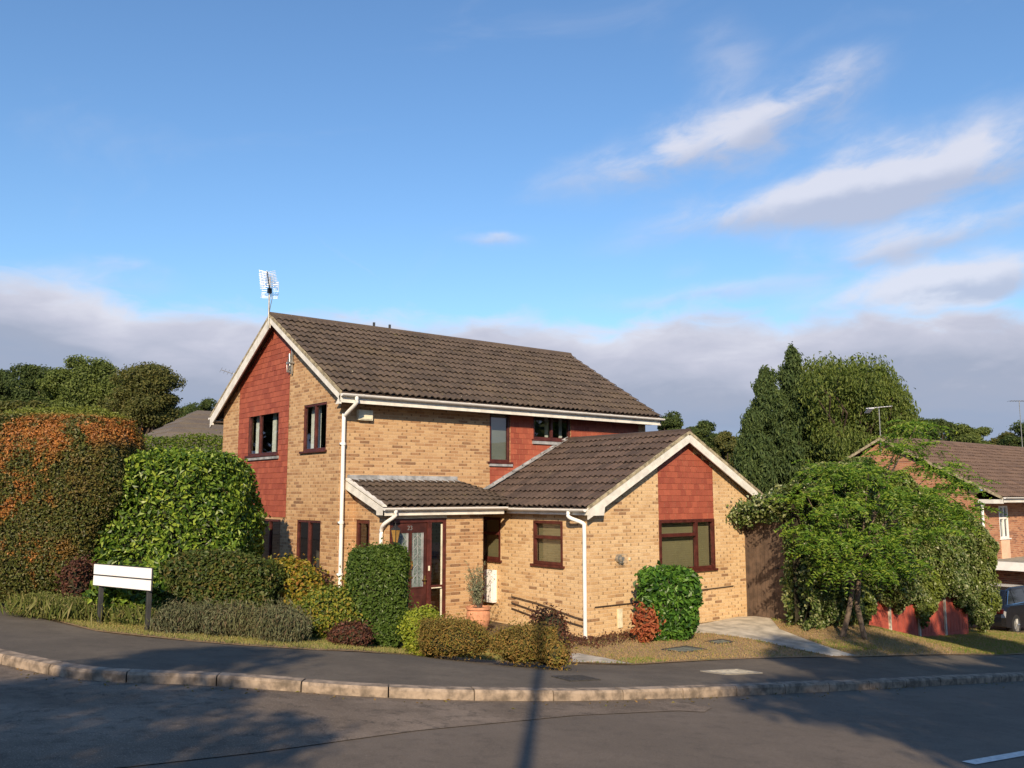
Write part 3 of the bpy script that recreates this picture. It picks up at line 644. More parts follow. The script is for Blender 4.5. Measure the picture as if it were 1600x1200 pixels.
# ------------------------------------------------------------------ side extension
e0, e1, Pp, he, hre = 3.66, 9.775, 3.96, 2.53, 4.30
FC = Frame((e0, -Pp, 0), (1, 0, 0), (0, -1, 0))              # front gable
FD = Frame((e0, 0, 0), (0, -1, 0), (-1, 0, 0))               # left side; a = distance from main wall
FE = Frame((e1, -Pp, 0), (0, 1, 0), (1, 0, 0))
eo = .17; sle = (hre - he - .1) / ((e1 - e0) / 2 + eo)
def ez(x): return he + .1 + sle * (min(x, (e1 - e0) - x) + eo) - .09
we = MB(); EW = e1 - e0
wall(we, FC, 0, EW, -.7, he, [(2.18, 4.11, 1.19, 2.335)])
we.add([FC.P(0, he), FC.P(EW, he), FC.P(EW, ez(EW)), FC.P(EW / 2, ez(EW / 2)), FC.P(0, ez(0))], [[0, 1, 2, 3, 4]])
wall(we, FD, 0, Pp, -.7, he + .05, [(.30, 1.04, 1.39, 2.37), (2.22, 3.19, 1.39, 2.335)]); wall(we, FE, 0, Pp, -.7, he)
we.build('wall', BUFF, HO)
hang('tile_panel', HO, FC, 2.18, 4.11, 2.34, 4.2, clip=lambda a, z: z < ez(a) - .02, seed=9)
window(HO, FC, 2.18, 4.11, 1.19, 2.335, [(0, .66, 0, .70), (0, .66, .70, 1), (.66, 1, 0, 1)], blind=BLIND, t=.07, d0=-.05, d1=.03)
window(HO, FD, 2.22, 3.19, 1.39, 2.335, [(0, 1, 0, .62), (0, 1, .62, 1)], blind=BLIND, t=.065, d0=-.06, d1=.01)
window(HO, FD, .30, 1.04, 1.39, 2.37, [(0, 1, 0, .62), (0, 1, .62, 1)], blind=BLIND, t=.065, d0=-.06, d1=.01)
thE = math.atan(sle); upE = np.array([math.cos(thE), 0, math.sin(thE)]); nE = np.array([-math.sin(thE), 0, math.cos(thE)]); LrE = (EW / 2 + eo) / math.cos(thE) + .03
OE = np.array([e0 - eo - .03, -Pp - .2, he + .1]); PE = lambda s, r: OE + np.array([0, s, 0]) + upE * r
OE2 = np.array([e1 + eo + .03, -Pp - .2, he + .1]); PE2 = lambda s, r: OE2 + np.array([0, s, 0]) + upE * [-1, 1, 1] * r
tiles('roof', ROOF2, HO, PE, nE, 0, Pp + .2, LrE, seed=21); tiles('roof', ROOF2, HO, PE2, nE * [-1, 1, 1], 0, Pp + .2, LrE, seed=22)
dk = MB(); deck(dk, PE, nE, .03, Pp + .18, LrE - .02); deck(dk, PE2, nE * [-1, 1, 1], .03, Pp + .18, LrE - .02); dk.build('roof_underlay', SOFF, HO)
xm = (e0 + e1) / 2
ridge(HO, (xm, -Pp - .22, hre + .03), (xm, -.02, hre + .03), m=ROOF2, seed=7)
ya = -Pp - .18
pa = [(e0 - eo - .01, ya, he + .06), (xm, ya, hre - .01), (e1 + eo + .01, ya, he + .06)]
barge(HO, pa, (0, -1, 0), .20)
mv = MB()
for p, q in zip(pa[:-1], pa[1:]): p = np.array(p); q = np.array(q); mv.prism([p, q, q + [0, 0, .07], p + [0, 0, .07]], (0, -.045, 0))
mv.build('verge_mortar', MORTAR, HO)
sf = MB()
for p, q in zip(pa[:-1], pa[1:]): sf.prism([(p[0], ya + .001, p[2] - .1), (q[0], ya + .001, q[2] - .1), (q[0], ya + .001, q[2] - .07), (p[0], ya + .001, p[2] - .07)], (0, .178, 0))
sf.build('verge_soffit', SOFF, HO)
for xo, sg in ((e0 - eo - .02, 1), (e1 + eo + .02, -1)):
    be = MB(); be.prism([(xo, ya - .037, he - .06), (xo + sg * .46, ya - .037, he - .06), (xo + sg * .5, ya - .037, he + .2), (xo, ya - .037, he + .1)], (0, .034, 0)); be.build('box_end', GWHITE, HO)
fx = MB(); fx.box(e0 - eo - .02, e0 - eo + .005, ya, -1.50, he - .05, he + .07); fx.build('fascia', GWHITE, HO); fx = MB(); fx.box(e1 + eo - .005, e1 + eo + .02, ya, 0, he - .08, he + .07); fx.build('fascia', GWHITE, HO)
sx = MB(); sx.box(e0 - eo + .006, e0 - .002, ya + .01, -1.2, he - .04, he - .015); sx.build('soffit', SOFF, HO)
gutter('gutter', HO, (e0 - eo - .03, -Pp - .2, he + .075), (e0 - eo - .03, -1.42, he + .075), (-1, 0, 0)); gutter('gutter', HO, (e1 + eo + .03, -Pp - .2, he + .075), (e1 + eo + .03, 0, he + .075), (1, 0, 0))
pipe(HO, [(e0 - eo - .09, -Pp + .30, he + .03), (e0 - eo - .09, -Pp + .28, he - .1), (e0 - .07, -Pp + .07, he - .22), (e0 - .06, -Pp + .04, he - .34), (e0 - .06, -Pp + .04, 1.4), (e0 - .06, -Pp + .04, -.02)], .042, clips=[])
# stepped lead flashing where the roof meets the main wall
fl = MB(); p0 = np.array([3.9, -.012, 2.93]); p1 = np.array([xm, -.012, hre + .03]); stp = 9
for i in range(stp):
    a = p0 + (p1 - p0) * i / stp; b = p0 + (p1 - p0) * (i + 1) / stp + np.array([.02, 0, 0])
    fl.prism([a + [0, 0, 0], b + [0, 0, 0], b + [0, 0, .11], a + [0, 0, .11]], (0, -.012, 0)); fl.prism([a + [0, -.012, .05], b + [0, -.012, .05], b + [0, -.11, .055], a + [0, -.11, .055]], (0, 0, .012))
fl.build('flashing', LEAD, HO)
# pipes along the wall, flue, meter box, air vent, plinth vents
PIPEB = plain('painted_pipe', (.07, .045, .03), .6)
pw = MB()
pw.tube([FD.P(1.5, .62, .05), FD.P(2.4, .55, .05), FD.P(3.6, .38, .05), FD.P(3.86, .36, .05), FD.P(3.88, .5, .05)], .011, 6); pw.build('wall_pipe', PIPEB, HO); pw = MB(); pw.tube([FD.P(1.5, .48, .05), FD.P(3.0, .30, .05), FD.P(3.84, .22, .05)], .011, 6); pw.build('wall_pipe', PIPEB, HO); pw = MB(); pw.tube([FD.P(1.5, .36, .05), FD.P(2.7, .2, .05)], .011, 6)
pw.build('wall_pipe', PIPEB, HO); pw = MB(); pw.tube([FC.P(.16, .60, .03), FC.P(1.65, .60, .03)], .011, 6); pw.build('wall_pipe', PIPEB, HO); pw = MB(); pw.tube([FC.P(3.2, .72, .03), FC.P(4.75, .74, .03)], .011, 6)
pw.build('wall_pipe', PIPEB, HO)
fu = MB(); c = FC.P(.87, 1.55, 0); fu.tube([c, c + np.array([0, -.08, 0])], .08, 16); fu.tube([c + np.array([.0, -.1, 0]), c + np.array([0, -.16, 0])], [.055, .045], 16)
for k in range(5): fu.tube([c + np.array([-.10 + .05 * k, -.02, -.10]), c + np.array([-.10 + .05 * k, -.17, -.08]), c + np.array([-.10 + .05 * k, -.17, .08]), c + np.array([-.10 + .05 * k, -.02, .10])], .004, 5)
fu.build('boiler_flue', STEEL, HO)
db = MB(); db.obox(FC, 1.2, 1.235, 1.5, 1.56, 0, .03); db.build('wall_fitting', CREAM, HO); db = MB(); db.obox(FC, .84, .96, .12, .5, .0, .03); db.build('wall_fitting', CREAM, HO)
mbx = MB(); mbx.obox(FD, .56, .90, .42, 1.16, 0, .12); mbx.obox(FD, .60, .86, .46, 1.12, .12, .13); mbx.build('meter_box', SIGNW, HO, bevel=.01)
# ------------------------------------------------------------------ porch
x0p, x1p, pd = .385, 2.83, 1.466
FP = Frame((0, -pd, 0), (1, 0, 0), (0, -1, 0)); FQ = Frame((x0p, 0, 0), (0, -1, 0), (-1, 0, 0)); FR = Frame((x1p, 0, 0), (0, -1, 0), (1, 0, 0))
wp = MB(); slp = (3.2 - 2.66) / (pd + .12)
wall(wp, FP, x0p, x1p, -.5, 2.5, [(.42, 1.84, -.02, 2.40)], depth=.1)
wall(wp, FQ, 0, pd, -.5, 2.5, [(.10, .70, 1.25, 2.36)]); wp.add([FQ.P(0, 2.5), FQ.P(pd, 2.5), FQ.P(pd, 2.52), FQ.P(0, 3.08)], [[0, 1, 2, 3]])
wall(wp, FR, 0, pd, -.5, 2.5); wp.add([FR.P(0, 2.5), FR.P(pd, 2.5), FR.P(pd, 2.52), FR.P(0, 3.08)], [[0, 1, 2, 3]])
wp.build('wall', BUFF2, HO)
window(HO, FQ, .10, .70, 1.25, 2.36, [(0, 1, 0, 1)], t=.08, sill=False)
lt = MB(); lt.obox(FP, .42, 1.84, 2.40, 2.455, -.08, .012); lt.build('door_lintel', CREAM, HO)
# door set
dm = MB(); ob = lambda *a: dm.obox(FP, *a)
ob(.42, .50, 0, 2.40, -.09, -.01); ob(1.76, 1.84, 0, 2.40, -.09, -.01); ob(.50, 1.76, 2.31, 2.40, -.09, -.01); ob(1.36, 1.43, 0, 2.31, -.09, -.008)
ob(1.43, 1.76, 0, .06, -.085, -.012); ob(1.43, 1.76, .92, .99, -.085, -.012); ob(1.43, 1.47, .06, .92, -.085, -.014); ob(1.43, 1.47, .99, 2.31, -.085, -.014)
dfm = dm.build('door_frame', FRAME, HO, bevel=.006)
sg = MB(); sg.quad(FP.P(1.47, .06, -.05), FP.P(1.76, .06, -.05), FP.P(1.76, .92, -.05), FP.P(1.47, .92, -.05)); sg.quad(FP.P(1.47, .99, -.05), FP.P(1.76, .99, -.05), FP.P(1.76, 2.31, -.05), FP.P(1.47, 2.31, -.05)); sg.build('side_light', GLASS, dfm)
sw = MB(); sw.obox(FP, 1.725, 1.755, .99, 2.27, -.049, -.03); sw.obox(FP, 1.725, 1.755, .08, .90, -.049, -.03); sw.obox(FP, 1.47, 1.725, .925, .945, -.04, -.005); sw.build('side_light_trim', CREAM, dfm)
dd = MB(); dd.obox(FP, .505, 1.355, .02, 2.30, -.08, -.035)
for u0 in (.60, .98): 
    dd.obox(FP, u0 - .03, u0 + .31, .95, .98, -.035, -.02); dd.obox(FP, u0 - .03, u0 + .31, 2.10, 2.13, -.035, -.02); dd.obox(FP, u0 - .03, u0, .98, 2.10, -.035, -.02); dd.obox(FP, u0 + .28, u0 + .31, .98, 2.10, -.035, -.02); dd.obox(FP, u0, u0 + .28, .25, .8, -.035, -.024)
dr_ = dd.build('front_door', DOORM, HO, bevel=.005)
for u0 in (.60, .98):
    g = MB(); g.quad(FP.P(u0, .98, -.03), FP.P(u0 + .28, .98, -.03), FP.P(u0 + .28, 2.1, -.03), FP.P(u0, 2.1, -.03)); g.build('door_pane', LEADG, dr_)
    g = MB()
    for q in (.04, .14, .24): g.obox(FP, u0 + q - .006, u0 + q + .006, .98, 2.1, -.03, -.024)
    for q in range(5): g.tube([FP.P(u0 + .04, 1.15 + q * .2, -.022), FP.P(u0 + .14, 1.25 + q * .2, -.022), FP.P(u0 + .24, 1.15 + q * .2, -.022)], .007, 5)
    g.obox(FP, u0 + .262, u0 + .278, .98, 2.1, -.03, -.012); g.build('door_leading', LEAD, dr_)
hn = MB(); hn.tube([FP.P(.955, 1.52, -.02), FP.P(.955, 1.52, .03), FP.P(.955, 1.42, .035), FP.P(.955, 1.36, .01)], .014, 6); hn.build('door_knocker', BRASS, dr_); hn = MB(); hn.obox(FP, .90, 1.0, 1.16, 1.2, -.03, -.012); hn.build('letter_flap', BRASS, dr_); hn = MB(); hn.obox(FP, 1.29, 1.33, 1.02, 1.2, -.035, -.02); hn.tube([FP.P(1.31, 1.12, -.02), FP.P(1.31, 1.12, .03), FP.P(1.2, 1.12, .035)], .012, 6); hn.build('door_handle', BRASS, dr_)
bb = MB(); bb.obox(FP, 1.38, 1.415, 1.3, 1.4, -.006, .012); bb.build('doorbell', CREAM, dfm)
cu = bpy.data.curves.new('digits', 'FONT'); cu.body = '23'; cu.size = .13; cu.extrude = .004; tmp = bpy.data.objects.new('tmp', cu); COL.objects.link(tmp)
bpy.context.view_layer.update(); me = bpy.data.meshes.new_from_object(tmp); bpy.data.objects.remove(tmp)
me.transform(Matrix.Translation(tuple(FP.P(.86, 2.16, -.025))) @ Matrix.Rotation(R(90), 4, 'X')); me.materials.append(STEEL); link('house_number', me, dr_)
# lantern at the porch corner
la = MB(); c = FP.P(.46, 2.08, .16)
la.tube([FP.P(.46, 2.34, 0), FP.P(.46, 2.36, .1), FP.P(.46, 2.33, .16), FP.P(.46, 2.28, .16)], .012, 6); la.lathe(c, [(.02, .2), (.05, .17), (.11, .12), (.115, .105)], 6); la.lathe(c, [(.055, -.15), (.02, -.17), (.01, -.22)], 6)
for k in range(6): q = 2 * math.pi * k / 6; la.tube([c + np.array([.11 * math.cos(q), .11 * math.sin(q), .11]), c + np.array([.055 * math.cos(q), .055 * math.sin(q), -.16])], .007, 5)
lo_ = la.build('porch_lantern', DARK, HO); lg = MB(); lg.lathe(c, [(.10, .105), (.048, -.15)], 6); lg.build('lantern_glass', AMBER, lo_)
# porch roof
thp = math.atan(slp); upP = np.array([0, math.cos(thp), math.sin(thp)]); nP = np.array([0, -math.sin(thp), math.cos(thp)]); LrP = (pd + .14) / math.cos(thp)
OP = np.array([.22, -pd - .14, 2.655])
def PPf(s, r):
    q = OP + np.array([s, 0, 0]) + upP * r
    if s > 2.9: q = q - np.array([0, 0, min(1, (s - 2.9) / .9) * .26 * (r / LrP)])
    return q
tiles('porch_roof', ROOF, HO, PPf, nP, 0, 4.0, LrP, gauge=.30, wt=.34, seed=31, clip=lambda s, r: s < 3.22 or r > .15)
dk = MB(); deck(dk, PPf, nP, .03, 2.95, LrP - .02, .05); dk.build('roof_underlay', SOFF, HO)
fl = MB(); fl.prism([(.2, -.001, 3.2), (3.15, -.001, 3.2), (3.15, -.001, 3.33), (.2, -.001, 3.33)], (0, -.014, 0)); fl.prism([(.2, -.015, 3.235), (3.12, -.015, 3.235), (3.12, -.17, 3.19), (.2, -.17, 3.19)], (0, 0, .014))
fl.prism([(3.12, -.001, 3.12), (3.95, -.001, 2.88), (3.95, -.001, 2.98), (3.12, -.001, 3.26)], (0, -.014, 0)); fl.build('flashing', LEAD, HO)
bgp = MB(); A_ = np.array([.20, -pd - .14, 2.62]); B_ = np.array([.20, -.002, 3.185])
bgp.prism([A_ + [0, 0, -.14], B_ + [0, 0, -.17], B_, A_], (-.035, 0, 0)); bgp.prism([A_ + [0, -.0, -.14], A_ + [0, .26, -.14], A_ + [0, .26, .05], A_ + [0, 0, 0]], (-.0365, 0, 0)); bgp.prism([A_ + [-.04, 0, .03], B_ + [-.04, 0, .03], B_ + [-.04, 0, .075], A_ + [-.04, 0, .075]], (.10, 0, 0)); bgp.build('barge_board', GWHITE, HO)
fp = MB(); fp.box(.20, 3.30, -pd - .16, -pd - .135, 2.47, 2.60); fp.build('fascia', GWHITE, HO)
sp = MB(); sp.box(.25, 3.26, -pd - .134, -pd + .05, 2.49, 2.51); sp.build('soffit', SOFF, HO); sp = MB(); sp.box(2.9, 3.6, -1.33, -.01, 2.50, 2.52); sp.build('soffit', SOFF, HO)
gutter('gutter', HO, (.15, -pd - .16, 2.63), (3.33, -pd - .16, 2.63), (0, -1, 0))
pipe(HO, [(.42, -pd - .22, 2.58), (.41, -pd - .20, 2.46), (.30, -pd + .02, 2.30), (x0p - .07, -pd + .16, 2.17), (x0p - .07, -pd + .17, 1.9), (x0p - .07, -pd + .17, .05)], .04, clips=[])
# ------------------------------------------------------------------ neighbouring house
NX, NY = 27.1, 2.16; nz = H(27, -2)
NB = empty('neighbour_house', (NX, -1.7, nz), 'orange-red brick house with brown roof and flat-roofed front porch at the right edge', 'house')
y0n, y1n, xl = -1.75, 6.1, 17.0; ev = 2.80; rz = 5.30; ymn = (y0n + y1n) / 2
FN = Frame((NX, y0n, 0), (1, 0, 0), (0, -1, 0)); FG = Frame((NX, y0n, 0), (0, 1, 0), (-1, 0, 0)); wn_ = MB(); DN = y1n - y0n
wall(wn_, FN, 0, xl, -3.2, ev - .1, [(1.6, 2.45, 1.15, 2.45), (6, 7.6, 1.15, 2.55)]); wall(wn_, FG, 0, DN, -3.2, ev - .1)
wn_.add([FG.P(0, ev - .1), FG.P(DN, ev - .1), FG.P(DN / 2, rz - .1)], [[0, 1, 2]])
FG2 = Frame((NX + xl, y0n, 0), (0, 1, 0), (1, 0, 0)); wall(wn_, FG2, 0, DN, -3.2, ev - .1); wn_.add([FG2.P(0, ev - .1), FG2.P(DN, ev - .1), FG2.P(DN / 2, rz - .1)], [[0, 1, 2]])
FK = Frame((NX, y1n, 0), (1, 0, 0), (0, 1, 0)); wall(wn_, FK, 0, xl, -3.2, ev - .1); wn_.build('wall', REDB, NB)
window(NB, FN, 1.6, 2.45, 1.15, 2.45, [(0, .5, 0, .62), (0, .5, .62, 1), (.5, 1, 0, .62), (.5, 1, .62, 1)], fm=WHITE, t=.07, d0=-.08, d1=.0, curtains=[(.05, .3, CURT), (.6, .95, CURT)])
window(NB, FN, 6, 7.6, 1.15, 2.55, V2, fm=WHITE, t=.07)
pn = MB(); pn.obox(FN, 1.63, 2.42, .1, 1.09, .0, .02); pn.build('render_panel', PEACH, NB)
sn = (rz - ev) / (DN / 2 + .9); tn = math.atan(sn); upn = np.array([0, math.cos(tn), math.sin(tn)]); nn_ = np.array([0, -math.sin(tn), math.cos(tn)]); Lrn = (DN / 2 + .9) / math.cos(tn) + .03
ON = np.array([NX - .15, y0n - .9, ev]); PN = lambda s, r: ON + np.array([s, 0, 0]) + upn * r; ON2 = np.array([NX - .15, y1n + .9, ev]); PN2 = lambda s, r: ON2 + np.array([s, 0, 0]) + upn * [1, -1, 1] * r
tiles('roof', ROOF4, NB, PN, nn_, 0, xl + .3, Lrn, seed=41, wt=.33, gauge=.36); tiles('roof', ROOF4, NB, PN2, nn_ * [1, -1, 1], 0, xl + .3, Lrn, seed=42, wt=.33, gauge=.36)
dk = MB(); deck(dk, PN, nn_, .03, xl + .27, Lrn - .02); deck(dk, PN2, nn_ * [1, -1, 1], .03, xl + .27, Lrn - .02); dk.build('roof_underlay', SOFF, NB)
ridge(NB, (NX - .15, ymn, rz + .05), (NX + xl + .15, ymn, rz + .05), m=ROOF4)
mv = MB(); a = (NX - .17, y0n - .9, ev - .03); c_ = (NX - .17, ymn, rz - .03); e = (NX - .17, y1n + .9, ev - .03)
for p, q in ((a, c_), (c_, e)): p = np.array(p); q = np.array(q); mv.prism([p - [0, 0, .05], q - [0, 0, .05], q + [0, 0, .07], p + [0, 0, .07]], (-.03, 0, 0))
mv.build('verge_mortar', MORTAR, NB)
fn = MB(); fn.box(NX - .16, NX + xl + .16, y0n - .92, y0n - .89, ev - .2, ev - .02); fn.box(NX - .18, NX - .13, y0n - .92, y0n + .02, ev - .24, ev - .08); fn.box(NX - .14, NX + xl, y0n - .88, y0n - .002, ev - .2, ev - .17); fn.build('fascia', GWHITE, NB)
gutter('gutter', NB, (NX - .18, y0n - .93, ev), (NX + xl, y0n - .93, ev), (0, -1, 0))
pn_ = MB(); pn_.tube([(NX - .05, y0n - .08, ev - .2), (NX - .05, y0n - .08, -2.3)], .05, 10); pn_.build('downpipe', WHITE, NB)
fr_ = MB(); fr_.box(NX - .3, NX + 7, y0n - 1.9, y0n - .002, .13, .35, 0); fr_.build('porch_flat_roof', plain('felt_roof', (.30, .29, .24), .9, .2, 3), NB)
ff = MB(); ff.box(NX - .33, NX + 7.03, y0n - 1.94, y0n - 1.902, .05, .37); ff.box(NX - .34, NX - .302, y0n - 1.90, y0n - .01, .05, .37); ff.build('porch_fascia', WHITE, NB)
ps = MB(); ps.box(NX - .2, NX - .06, y0n - 1.86, y0n - 1.72, nz - .5, .13); ps.build('porch_post', WHITE, NB); ps = MB(); ps.box(NX + 5.5, NX + 5.64, y0n - 1.86, y0n - 1.72, nz - .6, .13); ps.build('porch_post', WHITE, NB)
pb = MB(); pb.box(NX + .5, NX + 5.2, y0n - 1.6, y0n - .01, nz - .8, .13); pb.build('porch_wall', REDB, NB)
nae = MB(); c = np.array([NX - .1, ymn, rz]); nae.tube([c - k_ * .6, c + k_ * 1.35], .022, 6); nae.build('aerial_mast', STEEL, NB)
nae = MB(); b0 = c + k_ * 1.3; 
nae.tube([b0 - r_ * .55, b0 + r_ * .55 + k_ * .1], .014, 5)
for i in range(9): q = b0 - r_ * .5 + (r_ * 1.0 + k_ * .09) * i / 8; nae.tube([q - f_ * .2 - k_ * .0, q + f_ * .2], .009, 5)
for i in range(5): q = b0 - r_ * (.32 + i * .05) - k_ * .09; nae.tube([q - f_ * .25 + k_ * .08, q + f_ * .25 - k_ * .08], .02, 5)
nae.build('aerial_element', METAL, NB)
# third aerial glimpsed at the right edge stands on this roof further along
nae = MB(); c = np.array([NX + 14.6, ymn, rz]); mh_ = zat(626, 47) - rz; nae.tube([c - k_ * .1, c + k_ * mh_], .02, 6); b0 = c + k_ * mh_; nae.tube([b0 - r_ * .5, b0 + r_ * .6], .014, 5)
for i in range(7): q = b0 - r_ * .5 + r_ * i * .14; nae.tube([q - f_ * .25, q + f_ * .25], .009, 5)
nae.build('roof_aerial', STEEL, NB)
# ------------------------------------------------------------------ roof behind the hedge, left
bx_, by_, bz = at(362, 42); BH = empty('rear_house', (bx_, by_, bz), 'grey-brown tiled roof of a house seen between the back hedge and the brick house', 'house')
zr = zat(640, 44); ze = zr - 3.2
FZ = Frame((bx_ - 5.2, by_ - 1, 0), (1, 0, 0), (0, -1, 0)); rb = MB(); X0, X1, Y0, Y1 = bx_ - 5.2, bx_ + 9, by_ - 1, by_ + 8
for fr__, l in ((FZ, 14.2), (Frame((X0, Y0, 0), (0, 1, 0), (-1, 0, 0)), 9), (Frame((X1, Y0, 0), (0, 1, 0), (1, 0, 0)), 9), (Frame((X0, Y1, 0), (1, 0, 0), (0, 1, 0)), 14.2)): wall(rb, fr__, 0, l, bz - 2, ze)
rb.build('wall', BUFF, BH)
hr = MB(); ym = (Y0 + Y1) / 2; n_rows = 12
def quadgrid(a, b, c, d2):                # courses across a roof face
    a, b, c, d2 = [np.array(q, float) for q in (a, b, c, d2)]
    for i in range(n_rows):
        t0, t1 = i / n_rows, (i + 1) / n_rows; p, q = a + (d2 - a) * t0, b + (c - b) * t0; r2, s2 = b + (c - b) * t1, a + (d2 - a) * t1
        hr.quad(p + [0, 0, .05], q + [0, 0, .05], r2, s2); hr.quad(p - [0, 0, .02], q - [0, 0, .02], q + [0, 0, .05], p + [0, 0, .05])
E1 = .4
quadgrid((X0 - E1, Y0 - E1, ze), (X1 + E1, Y0 - E1, ze), (X1 - 4, ym, zr), (X0 + 4.6, ym, zr)); quadgrid((X1 + E1, Y1 + E1, ze), (X0 - E1, Y1 + E1, ze), (X0 + 4.6, ym, zr), (X1 - 4, ym, zr))
quadgrid((X0 - E1, Y1 + E1, ze), (X0 - E1, Y0 - E1, ze), (X0 + 4.6, ym, zr), (X0 + 4.6, ym, zr)); quadgrid((X1 + E1, Y0 - E1, ze), (X1 + E1, Y1 + E1, ze), (X1 - 4, ym, zr), (X1 - 4, ym, zr))
hr.build('roof', ROOF3, BH)
ra = MB(); q = CAM + ray(353, 590) * 44 * 1.0; q = np.array([q[0], q[1], zat(588, 44)]); 
qa = at(357, 47); ra.tube([(qa[0], qa[1], zr - .9), (qa[0], qa[1], zat(583, 47))], .025, 6); b0 = np.array([qa[0], qa[1], zat(585, 47)]); ra.tube([b0 - r_ * .7 + k_ * .25, b0 + r_ * .5 - k_ * .15], .02, 5)
for i in range(7): q = b0 - r_ * .7 + k_ * .25 + (r_ * 1.2 - k_ * .4) * i / 6; ra.tube([q - f_ * .2 - k_ * .15, q + f_ * .2 + k_ * .15], .012, 5)
ra.build('aerial', STEEL, BH)
# ------------------------------------------------------------------ foliage
RNG = np.random.default_rng(7)
def kites(mb, P, N, L_, Wd, mi=0, axis=None, bend=.25, rng=RNG):
    """folded kite leaves: P centre, N facing, L length, W width"""
    n = len(P); N = N / (np.linalg.norm(N, axis=1, keepdims=True) + 1e-9)
    A = rng.normal(size=(n, 3)) if axis is None else axis + rng.normal(size=(n, 3)) * .25
    A = A - N * np.sum(A * N, axis=1, keepdims=True); A /= np.linalg.norm(A, axis=1, keepdims=True) + 1e-9
    B = np.cross(N, A); L_ = np.broadcast_to(L_, (n,))[:, None]; Wd = np.broadcast_to(Wd, (n,))[:, None]
    V = np.stack([P - A * L_ / 2, P + B * Wd / 2 + N * Wd * bend, P + A * L_ / 2 - N * L_ * .12, P - B * Wd / 2 + N * Wd * bend], 1).reshape(-1, 3)
    i = np.arange(n)[:, None] * 4
    mb.add(V, np.vstack([i + [0, 1, 2], i + [0, 2, 3]]), mi)
def wob(P, sc, seed):
    r = np.random.default_rng(seed); o = np.zeros(len(P))
    for k in range(6):
        kv = r.normal(size=3) * sc * (1 + k * .5); o += np.sin(P @ kv + r.uniform(0, 6.3)) / (1 + k * .5)
    return o / 2.4
def shrub(name, c, half, h, m, label, cat='shrub', exp=4, n=6000, ls=.07, lw=None, amp=.05, ws=2.2, yaw=YAW, taper=1.0, depth=.2, jit=.7, core=(.026, .03, .012), seed=1, group=None, topz=None, coref=.80, axis=None, bottom=.0, ecr=None, sprig=.03):
    """clipped bush: superellipsoid standing on the ground at c, half=(lateral,forward), height h"""
    rng = np.random.default_rng(seed); a, b = half; cx, cy, cz = c; hh = h / 2 if bottom == 0 else h / 2
    def rad(Q): 
        s_ = taper + (1 - taper) * np.clip((Q[:, 2] + 1) / 2, 0, 1)
        X = np.abs(Q[:, 0] / s_); Y = np.abs(Q[:, 1] / s_); Z = np.abs(Q[:, 2])
        return (X ** exp + Y ** exp + Z ** exp) ** (1 / exp)
    n = int(n * 1.7); need = n; keep = []; kn = []
    while need > 0:
        Q = rng.uniform(-1.12, 1.12, size=(need * 6 + 2000, 3)); f = rad(Q) + wob(Q * [a, b, hh], ws, seed) * amp / min(a, b, hh)
        dd_ = depth / min(a, b, hh); ok = (f < 1) & (f > 1 - dd_ * rng.random(len(f)) ** .6)
        Q = Q[ok]; e = 1e-3; g = np.stack([(rad(Q + np.eye(3)[i] * e) - rad(Q)) / e for i in range(3)], 1) / [a, b, hh]
        keep.append(Q); kn.append(g / (np.linalg.norm(g, axis=1, keepdims=True) + 1e-9)); need -= len(Q)
    Q = np.vstack(keep)[:n]; N = np.vstack(kn)[:n]
    ca, sa = math.cos(-yaw), math.sin(-yaw)
    def tow(V): X = V[:, 0] * a; Y = V[:, 1] * b; return np.stack([cx + X * ca - Y * sa, cy + X * sa + Y * ca, cz + hh + V[:, 2] * hh], 1)
    P = tow(Q); N = np.stack([N[:, 0] * ca - N[:, 1] * sa, N[:, 0] * sa + N[:, 1] * ca, N[:, 2]], 1)
    sp = rng.random(len(P)) < .22; P[sp] += N[sp] * (np.abs(rng.normal(size=sp.sum())) * sprig)[:, None]
    sp = rng.random(len(P)) < .025; P[sp] += N[sp] * rng.uniform(.03, .14, (sp.sum(), 1))
    N = N + rng.normal(size=N.shape) * jit + np.array([0, 0, .25])
    mb = MB(); s_ = ls * rng.uniform(.5, 1.4, n); kites(mb, P, N, s_, s_ * (lw or .62), 0, rng=rng, axis=None if axis is None else np.tile(np.array(axis, float), (n, 1)))
    root = empty(name, (cx, cy, cz), label, cat, group)
    mb.build('foliage', m, root)
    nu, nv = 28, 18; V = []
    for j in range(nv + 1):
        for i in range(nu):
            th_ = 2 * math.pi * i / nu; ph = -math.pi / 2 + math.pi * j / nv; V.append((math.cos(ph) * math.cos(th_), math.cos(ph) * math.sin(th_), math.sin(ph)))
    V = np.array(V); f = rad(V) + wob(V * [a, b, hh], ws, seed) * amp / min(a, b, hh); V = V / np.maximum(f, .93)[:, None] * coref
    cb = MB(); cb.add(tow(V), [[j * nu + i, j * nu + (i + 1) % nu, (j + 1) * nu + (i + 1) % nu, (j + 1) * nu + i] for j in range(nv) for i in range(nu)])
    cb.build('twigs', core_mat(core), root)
    return root
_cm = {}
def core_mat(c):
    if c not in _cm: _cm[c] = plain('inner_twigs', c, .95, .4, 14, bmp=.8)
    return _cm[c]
def along(pxy, v, dv=0):                   # image column, distance -> ground point
    return at(pxy, v + dv)
